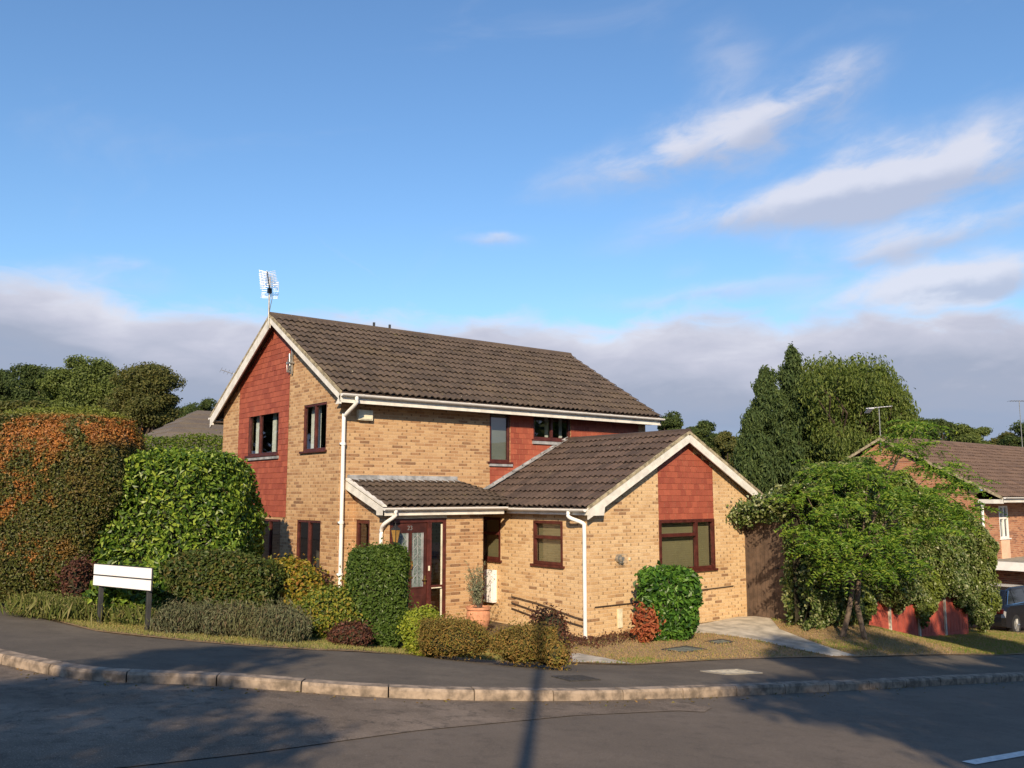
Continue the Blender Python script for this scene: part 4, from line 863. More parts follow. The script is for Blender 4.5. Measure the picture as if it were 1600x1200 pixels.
# leaf materials
def hedgemat():
    q = mat('browning_hedge_leaf', .55)
    g = q.ramp(q.isl, [(0, (.045, .06, .012)), (.35, (.085, .105, .018)), (.7, (.13, .14, .03)), (1, (.12, .085, .025))])
    o = q.ramp(q.isl, [(0, (.22, .085, .022)), (.45, (.38, .15, .035)), (.8, (.5, .21, .05)), (1, (.2, .13, .03))])
    x, y, z = q.sep(q.pos); u = q.dot(q.vm('SUBTRACT', q.pos, tuple(CAM)), tuple(r_))
    n = q.m('ADD', q.m('MULTIPLY', q.m('SUBTRACT', q.noise(q.pos, 1.3, 7, .75, .4), .5), 2.2), q.m('ADD', .22, q.m('MULTIPLY', q.noise(q.pos, 7, 4, .7), .55))); zone = q.ss(z, 1.0, 4.1); edge = q.ss(z, 4.4, 4.55, 1, 0)
    left = q.ss(u, -10.3, -9.3, 0.4, 1); right = q.ss(q.m('SUBTRACT', u, q.m('MULTIPLY', q.ss(z, 3.5, 4.25), 1.3)), -8.7, -7.7, 1, .12)
    m_ = q.m('MULTIPLY', q.m('MULTIPLY', q.ss(q.m('ADD', n, q.m('MULTIPLY', q.m('SUBTRACT', zone, .55), .26)), .50, .66), edge), q.m('MULTIPLY', left, right))
    c = q.mix(m_, g, o); c = q.mix(q.ss(z, 4.36, 4.5, 0, .8), c, (.2, .24, .035))
    q.put(q.b.inputs['Base Color'], c); t = q.t; tl = q.n('ShaderNodeBsdfTranslucent'); q.put(tl.inputs[0], c); mx = q.n('ShaderNodeMixShader'); mx.inputs[0].default_value = .25
    t.links.new(q.b.outputs[0], mx.inputs[1]); t.links.new(tl.outputs[0], mx.inputs[2]); t.links.new(mx.outputs[0], q.o.inputs[0]); return q.mat
M_HEDGE = hedgemat()
M_LAUREL = leafm('laurel_leaf', [(.02, .045, .008), (.05, .105, .013), (.10, .18, .02), (.18, .27, .035), (.30, .38, .06)], .42, spec=.4, trans=.25)
M_LAUREL2 = leafm('glossy_laurel_leaf', [(.015, .045, .009), (.035, .10, .014), (.07, .17, .022), (.12, .24, .035)], .4, spec=.4, trans=.2)
M_PRIVET = leafm('privet_leaf', [(.06, .10, .014), (.11, .16, .022), (.19, .24, .04)], .5, trans=.3)
M_LOW = leafm('dark_hedge_leaf', [(.03, .05, .012), (.05, .08, .018), (.09, .12, .03), (.13, .10, .03)], .5, trans=.25)
M_BOX = leafm('box_leaf', [(.04, .075, .014), (.075, .13, .025), (.12, .18, .04)], .4, trans=.3)
M_GOLD = leafm('golden_leaf', [(.06, .09, .015), (.17, .19, .03), (.36, .3, .04), (.26, .12, .035)], .5, trans=.35)
M_LIME = leafm('lime_leaf', [(.14, .2, .02), (.26, .32, .035), (.36, .38, .05)], .5, trans=.35)
M_MIXG = leafm('green_yellow_leaf', [(.05, .09, .015), (.11, .16, .025), (.26, .28, .04), (.32, .24, .05)], .5, trans=.3)
M_LAV = leafm('grey_green_leaf', [(.05, .055, .028), (.10, .115, .06), (.17, .185, .105), (.12, .085, .055)], .7, trans=.15)
M_HEATH = leafm('brown_heather_leaf', [(.08, .07, .02), (.17, .13, .035), (.27, .16, .05), (.15, .17, .035)], .75, trans=.2)
M_PURP = leafm('plum_leaf', [(.035, .018, .014), (.08, .032, .024), (.13, .05, .035), (.05, .045, .018)], .6, trans=.2)
M_RED = leafm('red_dry_leaf', [(.22, .05, .025), (.38, .11, .05), (.45, .18, .08)], .6, trans=.3)
M_OLIVE = leafm('olive_leaf', [(.12, .15, .09), (.2, .23, .15), (.28, .3, .2)], .6, trans=.2)
M_IVY = leafm('ivy_leaf', [(.035, .07, .015), (.08, .125, .03), (.15, .195, .06), (.28, .3, .15)], .4, patch=(.15, .19, .03), trans=.2, spec=.45, patchscale=.5, pt=(.52, .64))
M_ROB = leafm('feathery_tree_leaf', [(.05, .12, .014), (.10, .20, .023), (.18, .29, .036), (.28, .35, .055)], .5, trans=.4)
M_CON = leafm('conifer_leaf', [(.03, .055, .018), (.055, .09, .026), (.09, .13, .04)], .7, trans=.15)
M_WIL = leafm('willow_leaf', [(.055, .085, .018), (.10, .145, .03), (.17, .21, .05)], .6, trans=.3)
M_OAKD = leafm('dark_tree_leaf', [(.03, .05, .015), (.05, .08, .022), (.085, .115, .03)], .65, trans=.2)
M_OAKL = leafm('light_tree_leaf', [(.055, .08, .02), (.105, .145, .035), (.17, .215, .06)], .6, trans=.3)
M_OAKB = leafm('brownish_tree_leaf', [(.06, .07, .02), (.10, .115, .032), (.15, .14, .045)], .6, trans=.3)
M_WEED = leafm('weed_leaf', [(.07, .10, .02), (.13, .16, .04), (.24, .22, .10)], .7, trans=.25)
M_GRASS = leafm('grass_blade', [(.37, .26, .14), (.31, .22, .11), (.24, .21, .08), (.43, .32, .19)], .8, trans=.2)
M_GRASSG = leafm('green_grass_blade', [(.10, .17, .025), (.16, .24, .04), (.24, .24, .07)], .8, trans=.25)
# ---- hedges and shrubs on the left
shrub('browning_hedge', at(70, 17.3), (1.98, 1.5), zat(638, 16.6) - at(70, 17.3)[2] + .02, M_HEDGE, 'tall rounded clipped hedge with orange-brown dead patches, left of the street sign', 'hedge', exp=3.1, n=80000, ls=.05, amp=.12, ws=1.2, taper=.72, depth=.16, seed=3)
shrub('laurel_hedge', at(266, 18.0), (1.54, 1.3), zat(708, 17.4) - at(266, 18.0)[2], M_LAUREL, 'big rounded glossy green laurel behind the blank street sign', 'hedge', exp=5, n=21000, ls=.11, lw=.5, amp=.10, ws=1.8, taper=1.16, depth=.22, jit=.8, seed=4)
c = at(265, 27); shrub('back_hedge', c, (1.9, .7), zat(679, 26.6) - c[2], M_PRIVET, 'flat-topped yellow-green hedge running behind the big laurel', 'hedge', exp=9, n=12000, ls=.08, amp=.03, seed=5)
c = at(347, 15.8); shrub('low_hedge', c, (1.0, .55), zat(864, 15.8) - c[2], M_LOW, 'low dark green clipped hedge in front of the big laurel', 'hedge', exp=4, n=12000, ls=.07, amp=.06, seed=6)
c = at(215, 15.5); shrub('leafy_bush', c, (.72, .4), zat(892, 15.5) - c[2], M_LAUREL, 'loose leafy green bush right behind the street sign posts', 'shrub', exp=2.6, n=4200, ls=.12, amp=.12, depth=.25, sprig=0.09, seed=7)
c = at(128, 15.9); shrub('plum_shrub', c, (.22, .3), zat(868, 15.9) - c[2], M_PURP, 'dark plum-coloured bush squeezed between the tall browning hedge and the laurel', 'shrub', exp=2.4, n=2200, ls=.06, amp=.08, sprig=0.09, seed=8)
c = at(462, 16.6); shrub('golden_shrub', c, (.60, .5), zat(872, 16.6) - c[2], M_GOLD, 'golden yellow shrub with orange tips beside the main downpipe', 'shrub', exp=2.3, n=5200, ls=.075, amp=.10, depth=.22, sprig=0.09, seed=9)
c = at(497, 17.0); shrub('russet_shrub', c, (.33, .3), zat(885, 17.0) - c[2], M_PURP, 'small russet-leaved shrub against the wall under the ground-floor window', 'shrub', exp=2.3, n=1800, ls=.06, amp=.08, depth=.2, sprig=0.09, seed=10)
c = at(520, 15.2); shrub('yellow_green_shrub', c, (.62, .45), zat(915, 15.2) - c[2], M_MIXG, 'low yellow-green shrub just left of the tall box hedge', 'shrub', exp=2.5, n=5200, ls=.06, amp=.09, depth=.2, sprig=0.09, seed=11)
cb_ = at(592, 15.3); shrub('box_hedge', cb_, (.56, .42), zat(857, 15.1) - cb_[2], M_BOX, 'tall upright clipped box hedge in front of the front door', 'hedge', exp=5, n=14000, ls=.055, lw=.6, amp=.05, ws=2.6, taper=.86, depth=.13, seed=12)
c = at(552, 15.5); shrub('yellow_leaved_shrub', c, (.2, .2), zat(893, 15.5) - c[2], M_GOLD, 'thin yellow and red leaved shrub growing against the left side of the box hedge', 'shrub', exp=2.2, n=1300, ls=.06, amp=.09, depth=.25, sprig=0.09, seed=13)
for px, v, hw, ty, lab, sd in ((300, 14.3, .42, 950, 'dull grey-green mounded shrub nearest the right post of the street sign', 14), (372, 14.2, .48, 946, 'grey-green lavender mound below the low dark hedge', 15), (448, 14.05, .60, 952, 'largest grey-green lavender mound, below the golden shrub', 16)):
    c = at(px, v); shrub('lavender_shrub', c, (hw, .38), zat(ty, v) - c[2], M_LAV, lab, 'shrub', exp=2.5, n=4500, ls=.085, lw=.2, amp=.07, depth=.14, sprig=0.07, seed=sd, group='grey-green mounds along the verge', axis=(0, 0, 1), jit=.9)
c = at(548, 14.2); shrub('dark_groundcover', c, (.42, .25), zat(974, 14.2) - c[2], M_PURP, 'low dark purple-brown plant at the foot of the box hedge', 'shrub', exp=2.4, n=2400, ls=.05, amp=.06, sprig=0.04, seed=18)
c = at(662, 14.6); shrub('lime_shrub', c, (.36, .34), zat(947, 14.6) - c[2], M_LIME, 'small bright lime-green rounded shrub right of the box hedge', 'shrub', exp=2.3, n=4200, ls=.05, amp=.06, seed=19)
for px, v, hw, ty, lab, sd in ((720, 14.1, .56, 976, 'brown heather mound below the terracotta pot', 20), (826, 13.6, .52, 986, 'brown heather mound nearest the pavement, left of the lawn', 21)):
    c = at(px, v); shrub('heather_shrub', c, (hw, .42), zat(ty, v - .2) - c[2], M_HEATH, lab, 'shrub', exp=2.1, n=6500, ls=.05, lw=.35, amp=.13, depth=.15, sprig=0.05, seed=sd, group='brown heather mounds')
c = at(860, 15.0); shrub('burgundy_shrub', c, (.30, .24), zat(946, 15.0) - c[2], M_PURP, 'small burgundy shrub in front of the extension wall pipes', 'shrub', exp=2.5, n=2000, ls=.05, amp=.07, sprig=0.09, seed=22)
c = at(868, 13.1); shrub('brown_tuft', c, (.2, .2), zat(1000, 13.1) - c[2], M_HEATH, 'small reddish brown tuft at the right end of the heather', 'shrub', exp=2.2, n=1100, ls=.05, amp=.05, sprig=0.09, seed=23)
c = at(1040, 18.4); shrub('laurel_bush', c, (.63, .5), zat(886, 18.3) - c[2], M_LAUREL2, 'glossy green laurel bush under the extension front window', 'shrub', exp=4, n=3800, ls=.14, lw=.48, amp=.06, taper=.80, depth=.2, jit=.75, seed=24)
c = at(1004, 17.9); shrub('red_leaved_plant', c, (.26, .2), zat(940, 17.9) - c[2], M_RED, 'small plant with dry red-orange leaves at the foot of the glossy laurel bush', 'plant', exp=2.0, n=250, ls=.12, lw=.4, amp=.08, depth=.3, core=(.09, .045, .02), coref=.55, sprig=0.09, seed=25)
# weeds along the left edge and under the shrubs
def weeds(name, pts, n, hgt, m, label, cat, seed, group=None):
    rng = np.random.default_rng(seed); mb = MB(); pts = [np.array(p) for p in pts]; idx = rng.integers(0, len(pts), n); 
    B = np.stack([pts[i] for i in idx])[:, :2] + rng.normal(size=(n, 2)) * .22; z = np.array([H(x, y) for x, y in B]); h = hgt * rng.uniform(.3, 1.1, n)
    P = np.column_stack([B, z + h * .5]); ax = np.column_stack([rng.normal(size=(n, 2)) * .35, np.ones(n)]); kites(mb, P, np.column_stack([rng.normal(size=(n, 2)), rng.normal(size=n) * .3]), h, .022, axis=ax, rng=rng)
    P2 = np.column_stack([B, z + h * rng.uniform(.3, 1, n)]) + rng.normal(size=(n, 3)) * .03; kites(mb, P2, rng.normal(size=(n, 3)), .06, .03, rng=rng)
    root = empty(name, (float(pts[0][0]), float(pts[0][1]), H(*pts[0][:2])), label, cat, group); mb.build('foliage', m, root); return root
weeds('weed_patch', [at(p, v) for p, v in ((75, 15.4), (95, 15.4), (115, 15.4), (90, 15.6), (70, 15.7), (128, 15.4))], 2600, .38, M_WEED, 'straggly pale weeds at the foot of the tall browning hedge', 'plant', 3)
weeds('weed_patch', [at(p, v) for p, v in ((140, 15.4), (170, 15.4), (200, 15.3), (245, 15.2), (265, 15.2), (220, 15.3))], 3200, .34, M_WEED, 'green weeds growing around the street sign posts', 'plant', 4)
# grass blades
def inpoly(x, y, poly):
    ins = np.zeros(len(x), bool); j = len(poly) - 1
    for i in range(len(poly)):
        xi, yi = poly[i]; xj, yj = poly[j]; cnd = ((yi > y) != (yj > y)) & (x < (xj - xi) * (y - yi) / (yj - yi + 1e-12) + xi); ins ^= cnd; j = i
    return ins
pathp = gp([(1062, 990), (1090, 976)]) + [(8.6, -3.97), (9.3, -4.3)] + gp([(1218, 983), (1262, 1000), (1338, 1024.5), (1300, 1025.5), (1215, 1008), (1170, 998), (1110, 990)])
slabp = gp([(886, 1022), (905, 1021), (945, 1028), (988, 1037), (955, 1036), (889, 1034)])
def blades(name, poly, n, h, m, seed, mask=None, off=0):
    rng = np.random.default_rng(seed); xs = [p[0] for p in poly]; ys = [p[1] for p in poly]
    x = rng.uniform(min(xs), max(xs), n); y = rng.uniform(min(ys), max(ys), n); ok = inpoly(x, y, poly) & ~inpoly(x, y, pathp) & ~inpoly(x, y, slabp)
    for mx_c, my_c, wx_, wy_ in ((*G(1070, 1015)[:2], .36, .26), (*G(1125, 1003)[:2], .26, .17)): ok &= ~((abs(x - mx_c) < wx_) & (abs(y - my_c) < wy_))
    if mask is not None: ok &= mask(x, y, rng)
    x = x[ok]; y = y[ok]; z = np.array([H(a, b) for a, b in zip(x, y)]); k = len(x); hh = h * rng.uniform(.4, 1.2, k); mb = MB()
    kites(mb, np.column_stack([x, y, z + hh * .4 + off]), np.column_stack([rng.normal(size=(k, 2)), rng.normal(size=k) * .2]), hh, .012, axis=np.column_stack([rng.normal(size=(k, 2)) * .5, np.ones(k)]), rng=rng)
    o = mb.build(name, m); tag(o, 'short grass blades on the lawn' if 'dry' in name else 'green grass', 'grass', kind='stuff'); return o
gn = lambda x, y: np.sin(x * 1.3 + 2 * np.sin(y * 1.1)) + np.sin(y * 2.3 + x * .7)
o = blades('dry_grass', LAWN, 70000, .045, M_GRASS, 5); o['label'] = 'short dry straw-coloured grass on the front lawn'
o = blades('green_grass', LAWN, 60000, .055, M_GRASSG, 6, mask=lambda x, y, r: (gn(x, y) > 1.15) | ((x > 11) & (r.random(len(x)) < .5)) | (y < -6.3) & (x < 2.6) | (r.random(len(x)) < .06)); o['label'] = 'greener grass patches in the lawn and beside the path'
M_VERGE = leafm('verge_blade', [(.30, .24, .11), (.24, .24, .08), (.15, .19, .045), (.36, .29, .14)], .8, trans=.2)
o = blades('verge_grass', VER + [(p[0] + .9, p[1] + 1.5) for p in VER][::-1], 70000, .06, M_VERGE, 7); o['label'] = 'yellowed grass strip between pavement and flower bed'
# soil and dead leaves by the downpipe
weeds('dead_leaf_litter', [(3.3, -4.1, 0), (3.6, -4.5, 0), (4.1, -4.35, 0), (4.5, -4.25, 0), (3.2, -3.6, 0), (3.0, -4.6, 0)], 900, .05, M_PURP, 'dark dead leaves scattered at the foot of the extension corner', 'leaf litter', 9)['kind'] = 'stuff'
# ------------------------------------------------------------------ terracotta pot with olive plant
c = at(748, 19.0); po = empty('plant_pot', c, 'round terracotta pot standing by the porch wall', 'pot')
pm = MB(); pm.lathe(c, [(0, .01), (.15, .01), (.2, .12), (.25, .3), (.255, .42), (.23, .50), (.265, .51), (.265, .56), (.23, .56), (.22, .5), (0, .5)], 24, 0); pm.build('pot_body', TERRA, po, smooth=False)
pm = MB(); pm.lathe(c, [(0, .52), (.225, .52)], 20); pm.build('potting_soil', SOILM, po)
op = empty('olive_plant', (c[0], c[1], c[2] + .5), 'wispy grey-green olive plant growing in the terracotta pot', 'plant'); rng = np.random.default_rng(31); sm = MB(); lm = MB()
for i in range(26):
    a = rng.uniform(0, 6.28); sp_ = rng.uniform(.05, .36); hh = rng.uniform(.45, .98); p0 = np.array([c[0], c[1], c[2] + .5]); p1 = p0 + [math.cos(a) * sp_ * .4, math.sin(a) * sp_ * .4, hh * .55]; p2 = p0 + [math.cos(a) * sp_, math.sin(a) * sp_, hh]
    sm.tube([p0, p1, p2], [.008, .006, .003], 4); t = rng.uniform(.25, 1, 34)[:, None]; Q = p0 * (1 - t) ** 2 + 2 * p1 * t * (1 - t) + p2 * t ** 2 + rng.normal(size=(34, 3)) * .03
    kites(lm, Q, rng.normal(size=(34, 3)), .07, .018, rng=rng)
sm.build('stem', BARK, op); lm.build('foliage', M_OLIVE, op)
# ------------------------------------------------------------------ street sign
s0 = np.array(G(155, 975)); s1 = np.array(G(230, 988)); SG = empty('street_sign', tuple((s0 + s1) / 2), 'blank white two-board street name sign on two dark posts at the pavement edge', 'sign')
for p in (s0, s1):
    q = MB(); q.box(p[0] - .035, p[0] + .035, p[1] - .035, p[1] + .035, p[2] - .1, 1.42); q.build('post', SIGNP, SG, bevel=.006)
t = (s1 - s0); t[2] = 0; t /= np.linalg.norm(t); nrm = np.array([t[1], -t[0], 0]); 
if nrm @ (CAM - s0) < 0: nrm = -nrm
FS = Frame((s0[0], s0[1], 0) + nrm * .04, t, nrm); wid = np.linalg.norm((s1 - s0)[:2]); vS = (s0 - CAM) @ f_
zt, zm_, zb_ = zat(881.5, vS), zat(898, vS), zat(914, vS); dl, dr2 = -.14, wid + .14
q = MB(); q.obox(FS, dl, dr2, zb_ - .012, zt + .012, 0, .02); q.build('backing_board', SIGNP, SG)
q = MB(); q.obox(FS, dl + .01, dr2 - .01, zm_ + .012, zt, .02, .03); q.build('sign_plate', SIGNW, SG); q = MB(); q.obox(FS, dl + .01, dr2 - .01, zb_, zm_ - .012, .02, .03); q.build('sign_plate', SIGNW, SG)
# ------------------------------------------------------------------ side gate
GT = empty('side_gate', (8.99, -4.5, 0), 'tall dark brown boarded side gate between the extension and the ivy', 'gate'); gm = MB(); FGt = Frame((9.0, -3.98, 0), (0, -1, 0), (-1, 0, 0))
for i in range(8): gm.obox(FGt, .03 + i * .118, .14 + i * .118, -.1, 2.25, -.02, .008 + .004 * (i % 2))
gm.build('board', GATEM, GT); gm = MB()
for z in (.3, 1.2, 2.05): gm.obox(FGt, .03, .98, z, z + .1, -.06, -.023)
gm.build('rail', GATEM, GT); gm = MB(); gm.obox(FGt, -.02, .028, -.2, 2.3, -.05, .05); gm.obox(FGt, .985, 1.09, -.3, 2.36, -.06, .05); gm.build('post', GATEM, GT)
gm = MB(); gm.obox(FGt, .8, .9, 1.15, 1.19, .012, .03); gm.tube([FGt.P(.88, 1.17, .03), FGt.P(.88, 1.17, .07), FGt.P(.78, 1.17, .07)], .01, 6); gm.build('latch', DARK, GT)
# ------------------------------------------------------------------ red fence with ivy
fa0 = np.array([9.2, -5.75]); fb0 = np.array([20.2, -4.75]); fd = (fb0 - fa0); FL = np.linalg.norm(fd); fd /= FL; fnm = np.array([fd[1], -fd[0]])
FEN = empty('wooden_fence', (fa0[0], fa0[1], H(*fa0)), 'red-stained board fence with concrete posts mostly buried under the ivy', 'fence'); PW = 1.85; npn = int(FL / PW)
for i in range(npn):
    a0 = fa0 + fd * i * PW; gzb = H(*(a0 + fd * PW / 2)); m_ = MB(); Fr = Frame((a0[0], a0[1], 0), (fd[0], fd[1], 0), (fnm[0], fnm[1], 0))
    for k in range(15):
        x = .07 + k * .116; m_.obox(Fr, x, x + .122, gzb + .12, gzb + 1.75, -.01 + .008 * (k % 2), .006 + .008 * (k % 2))
    m_.obox(Fr, .06, PW - .04, gzb + .3, gzb + .38, -.045, -.012); m_.obox(Fr, .06, PW - .04, gzb + 1.45, gzb + 1.53, -.045, -.012); m_.build('fence_panel', FRED, FEN)
    m_ = MB(); m_.obox(Fr, -.05, .055, gzb - .4, gzb + 1.85, -.05, .05); m_.build('fence_post', CONC, FEN); m_ = MB(); m_.obox(Fr, .056, PW - .052, gzb - .3, gzb + .115, -.03, .012); m_.build('gravel_board', FRED, FEN)
# ivy: mass over the fence, thinner at the bottom where the red boards show
IV = empty('ivy_screen', (float(fa0[0]), float(fa0[1]), H(*fa0)), 'thick wall of variegated ivy covering the red fence and arching over the side gate', 'climbing plant')
rng = np.random.default_rng(77); n = 230000; s_ = rng.uniform(-.9, FL - .65, n); z_ = rng.uniform(-1.9, 4.1, n)
def ztop(s): return np.interp(s, [-1.0, -.4, .5, 2.2, 4.5, 6.3, 8.0, 9.8, 10.8, 11.4], [3.0, 3.3, 3.5, 3.72, 3.38, 2.98, 2.6, 2.1, 1.7, 1.3]) + .10 * np.sin(s * 3.1) + .06 * np.sin(s * 7.7 + 1)
def zbot(s):  # height above ground where growth starts
    return np.interp(s, [-1, 2.1, 2.4, 3.2, 4.0, 4.7, 5.2, 5.6, 6.6, 7.6, 8.6, 9.3, 10, 12], [0, 0, .5, .7, .6, 1.05, .85, .25, 1.05, 1.15, .7, .65, .1, 0]) + .08 * np.sin(s * 9)
def thick(s, z): return .42 + .16 * np.sin(s * 1.9 + z * 1.3) + .10 * np.sin(s * 4.3 - z * 3.1) + .05 * np.sin(s * 9 + z * 8)
XY = fa0 + fd * s_[:, None]; gr = np.array([H(a, b) for a, b in zip(XY[::1, 0], XY[::1, 1])]); 
ok = (z_ < ztop(s_)) & (z_ > gr + zbot(s_)); s_, z_, XY, gr = s_[ok], z_[ok], XY[ok], gr[ok]
up_ = np.clip((ztop(s_) - z_) / .5, 0, 1); tk = thick(s_, z_) * (.35 + .65 * up_ ** .5) * np.clip((z_ - gr - zbot(s_)) / .5 + .35, 0, 1)
dpt = tk - rng.random(len(s_)) ** 1.5 * .16; back = rng.random(len(s_)) < .12; dpt[back] = -.25 - rng.random(back.sum()) * .15; topm = rng.random(len(s_)) < .10
z_[topm] = ztop(s_[topm]) - rng.random(topm.sum()) * .1; dpt[topm] = rng.uniform(-.35, .3, topm.sum())
P = np.column_stack([XY + fnm * dpt[:, None], z_]); N = np.column_stack([np.tile(fnm, (len(P), 1)), np.full(len(P), .45)]); N[back, :2] *= -1; N[topm] = [0, 0, 1]; N += rng.normal(size=N.shape) * .55
keep = rng.random(len(P)) < .62; P, N = P[keep], N[keep]
mb = MB(); sz = rng.uniform(.06, .12, len(P)); kites(mb, P, N, sz, sz * .8, rng=rng)
# arch over the gate
n = 3600; t = rng.uniform(0, 1, n); cA = np.array([8.95, -5.35, 2.75]); cB = np.array([8.6, -3.75, 2.42]); Q = cA + (cB - cA) * t[:, None] + rng.normal(size=(n, 3)) * [.22, .16, .15] * (1.1 - t[:, None] * .45) + np.column_stack([0 * t, 0 * t, -.12 * t * t])
kites(mb, Q, rng.normal(size=(n, 3)) + [-.4, -.5, .5], .09, .07, rng=rng)
n = 5200; t = rng.uniform(0, 1, n); z = rng.uniform(-.1, 3.1, n); Q = np.column_stack([np.full(n, 8.95) + rng.normal(size=n) * .12 - .15 * np.sin(z * 2), -5.2 - t * .75, z]); kites(mb, Q, rng.normal(size=(n, 3)) * .5 + [-1, -.5, .4], .09, .07, rng=rng)
mb.build('foliage', M_IVY, IV)
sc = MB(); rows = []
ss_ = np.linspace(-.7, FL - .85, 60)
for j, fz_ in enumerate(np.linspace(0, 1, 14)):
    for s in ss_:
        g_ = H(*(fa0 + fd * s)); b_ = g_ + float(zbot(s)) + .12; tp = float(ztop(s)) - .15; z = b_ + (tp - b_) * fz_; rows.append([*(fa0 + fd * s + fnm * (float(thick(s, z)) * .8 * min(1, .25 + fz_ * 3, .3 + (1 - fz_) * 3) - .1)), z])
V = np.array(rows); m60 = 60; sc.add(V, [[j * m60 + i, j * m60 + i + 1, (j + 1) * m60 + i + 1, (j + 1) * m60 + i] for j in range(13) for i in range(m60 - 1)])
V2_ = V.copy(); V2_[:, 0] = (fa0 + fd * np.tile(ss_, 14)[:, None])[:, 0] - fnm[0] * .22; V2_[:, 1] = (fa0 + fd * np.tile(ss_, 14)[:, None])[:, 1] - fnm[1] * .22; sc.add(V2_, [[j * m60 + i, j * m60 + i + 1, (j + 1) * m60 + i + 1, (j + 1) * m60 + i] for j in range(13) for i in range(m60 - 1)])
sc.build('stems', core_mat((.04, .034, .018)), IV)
# ------------------------------------------------------------------ trees
def limb(mb, p0, p1, r0, r1, rng, sag=.12, sides=7, n=5):
    p0 = np.array(p0, float); p1 = np.array(p1, float); L_ = np.linalg.norm(p1 - p0); pts = [p0]
    for i in range(1, n): pts.append(p0 + (p1 - p0) * i / n + rng.normal(size=3) * L_ * .035 + np.array([0, 0, math.sin(math.pi * i / n) * L_ * sag]))
    pts.append(p1); mb.tube(pts, list(np.linspace(r0, r1, n + 1)), sides); return pts
def tree(name, base, height, clumps, m, label, leaf=.28, per=300, trunk_r=.25, bark=BARKD, seed=1, group=None, cat='tree', limbs=True, droop=0, fork=.35, shell=.45, aspect=.6, small=0):
    """clumps: list of (centre xyz, radii xyz)"""
    rng = np.random.default_rng(seed); b = np.array(base, float); root = empty(name, tuple(base), label, cat, group)
    mb = MB(); tp = b + [0, 0, height * fork]; limb(mb, b - [0, 0, .3], tp, trunk_r, trunk_r * .7, rng, 0, 9)
    for c, rr in clumps:
        if limbs and rng.random() < .8: limb(mb, tp + rng.normal(size=3) * .1, c, trunk_r * .35, trunk_r * .06, rng, .06, 5)
    mb.build('trunk', bark, root); lm = MB()
    for c, rr in clumps:
        c = np.array(c); rr = np.array(rr if hasattr(rr, '__len__') else (rr,) * 3); k = int(per * rng.uniform(.8, 1.2)); D = rng.normal(size=(k, 3)); D /= np.linalg.norm(D, axis=1, keepdims=True); q = 1 - shell * rng.random(k) ** .8
        P = c + D * rr * q[:, None] * (1 + rng.normal(size=k) * .10)[:, None]; N = D + rng.normal(size=(k, 3)) * .6 + [0, 0, .3]
        ax = None if not droop else np.column_stack([rng.normal(size=(k, 2)) * .25, -np.ones(k)])
        if droop: P[:, 2] -= np.abs(rng.normal(size=k)) * droop
        sz = leaf * rng.uniform(.6, 1.3, k); kites(lm, P, N, sz, sz * aspect, rng=rng, axis=ax)
    lm.build('crown', m, root); return root
def crown(c, rx, ry, rz, n, seed, rmin=.22, rmax=.4, flat=.75, low=-.6):
    """clump centres over an uneven ellipsoid"""
    rng = np.random.default_rng(seed); out_ = []
    for i in range(n):
        D = rng.normal(size=3); D /= np.linalg.norm(D); D[2] = max(D[2], low) ; q = rng.uniform(.35, .92); rr = rng.uniform(rmin, rmax) * min(rx, rz)
        off = r_ * D[0] * rx * q + f_ * D[1] * ry * q + k_ * D[2] * rz * q; out_.append((np.array(c) + off, (rr * 1.15, rr * 1.15, rr * flat)))
    return out_
def ptree(name, px0, px1, pyt, pyb, v, m, label, seed, n=26, leaf=.3, per=330, deep=None, **kw):
    """tree whose crown spans image columns px0..px1 and rows pyt..pyb at distance v"""
    pc = (px0 + px1) / 2; b = at(pc, v); zt_, zb2 = zat(pyt, v), zat(pyb, v); rx = (px1 - px0) / 2 / CF * v * 1.1; rz_ = (zt_ - zb2) / 2
    return tree(name, b, (zt_ - b[2]), crown((b[0], b[1], (zt_ + zb2) / 2), rx, deep or rx * .8, rz_, int(n * 1.9), seed, .22, .40), m, label, leaf * .62, int(per * 1.9), trunk_r=.035 * (zt_ - b[2]), seed=seed, **kw)
ptree('oak_tree', 10, 92, 558, 680, 74, M_OAKD, 'dark green round tree at the far left behind the browning hedge', 51, 34, .38, 330)
ptree('oak_tree', -70, 28, 575, 690, 78, M_OAKD, 'dark tree cut by the left edge of the picture', 52, 26, .38, 330)
ptree('oak_tree', -20, 75, 622, 700, 60, M_OAKB, 'olive lower tree just above the top of the browning hedge', 53, 24, .32, 300)
ptree('lime_tree', 68, 205, 555, 690, 66, M_OAKL, 'broad pale green domed tree behind the browning hedge', 54, 56, .34, 340)
ptree('oak_tree', 168, 268, 558, 700, 60, M_OAKB, 'brownish green tree with ragged right side, right of the pale domed tree', 55, 44, .30, 340)
ptree('oak_tree', 215, 300, 632, 705, 74, M_OAKD, 'low dark tree behind the back hedge', 56, 24, .34, 300)
ptree('oak_tree', 268, 345, 622, 700, 95, M_OAKD, 'small dark distant tree beside the left eave of the brick house', 57, 24, .36, 240)
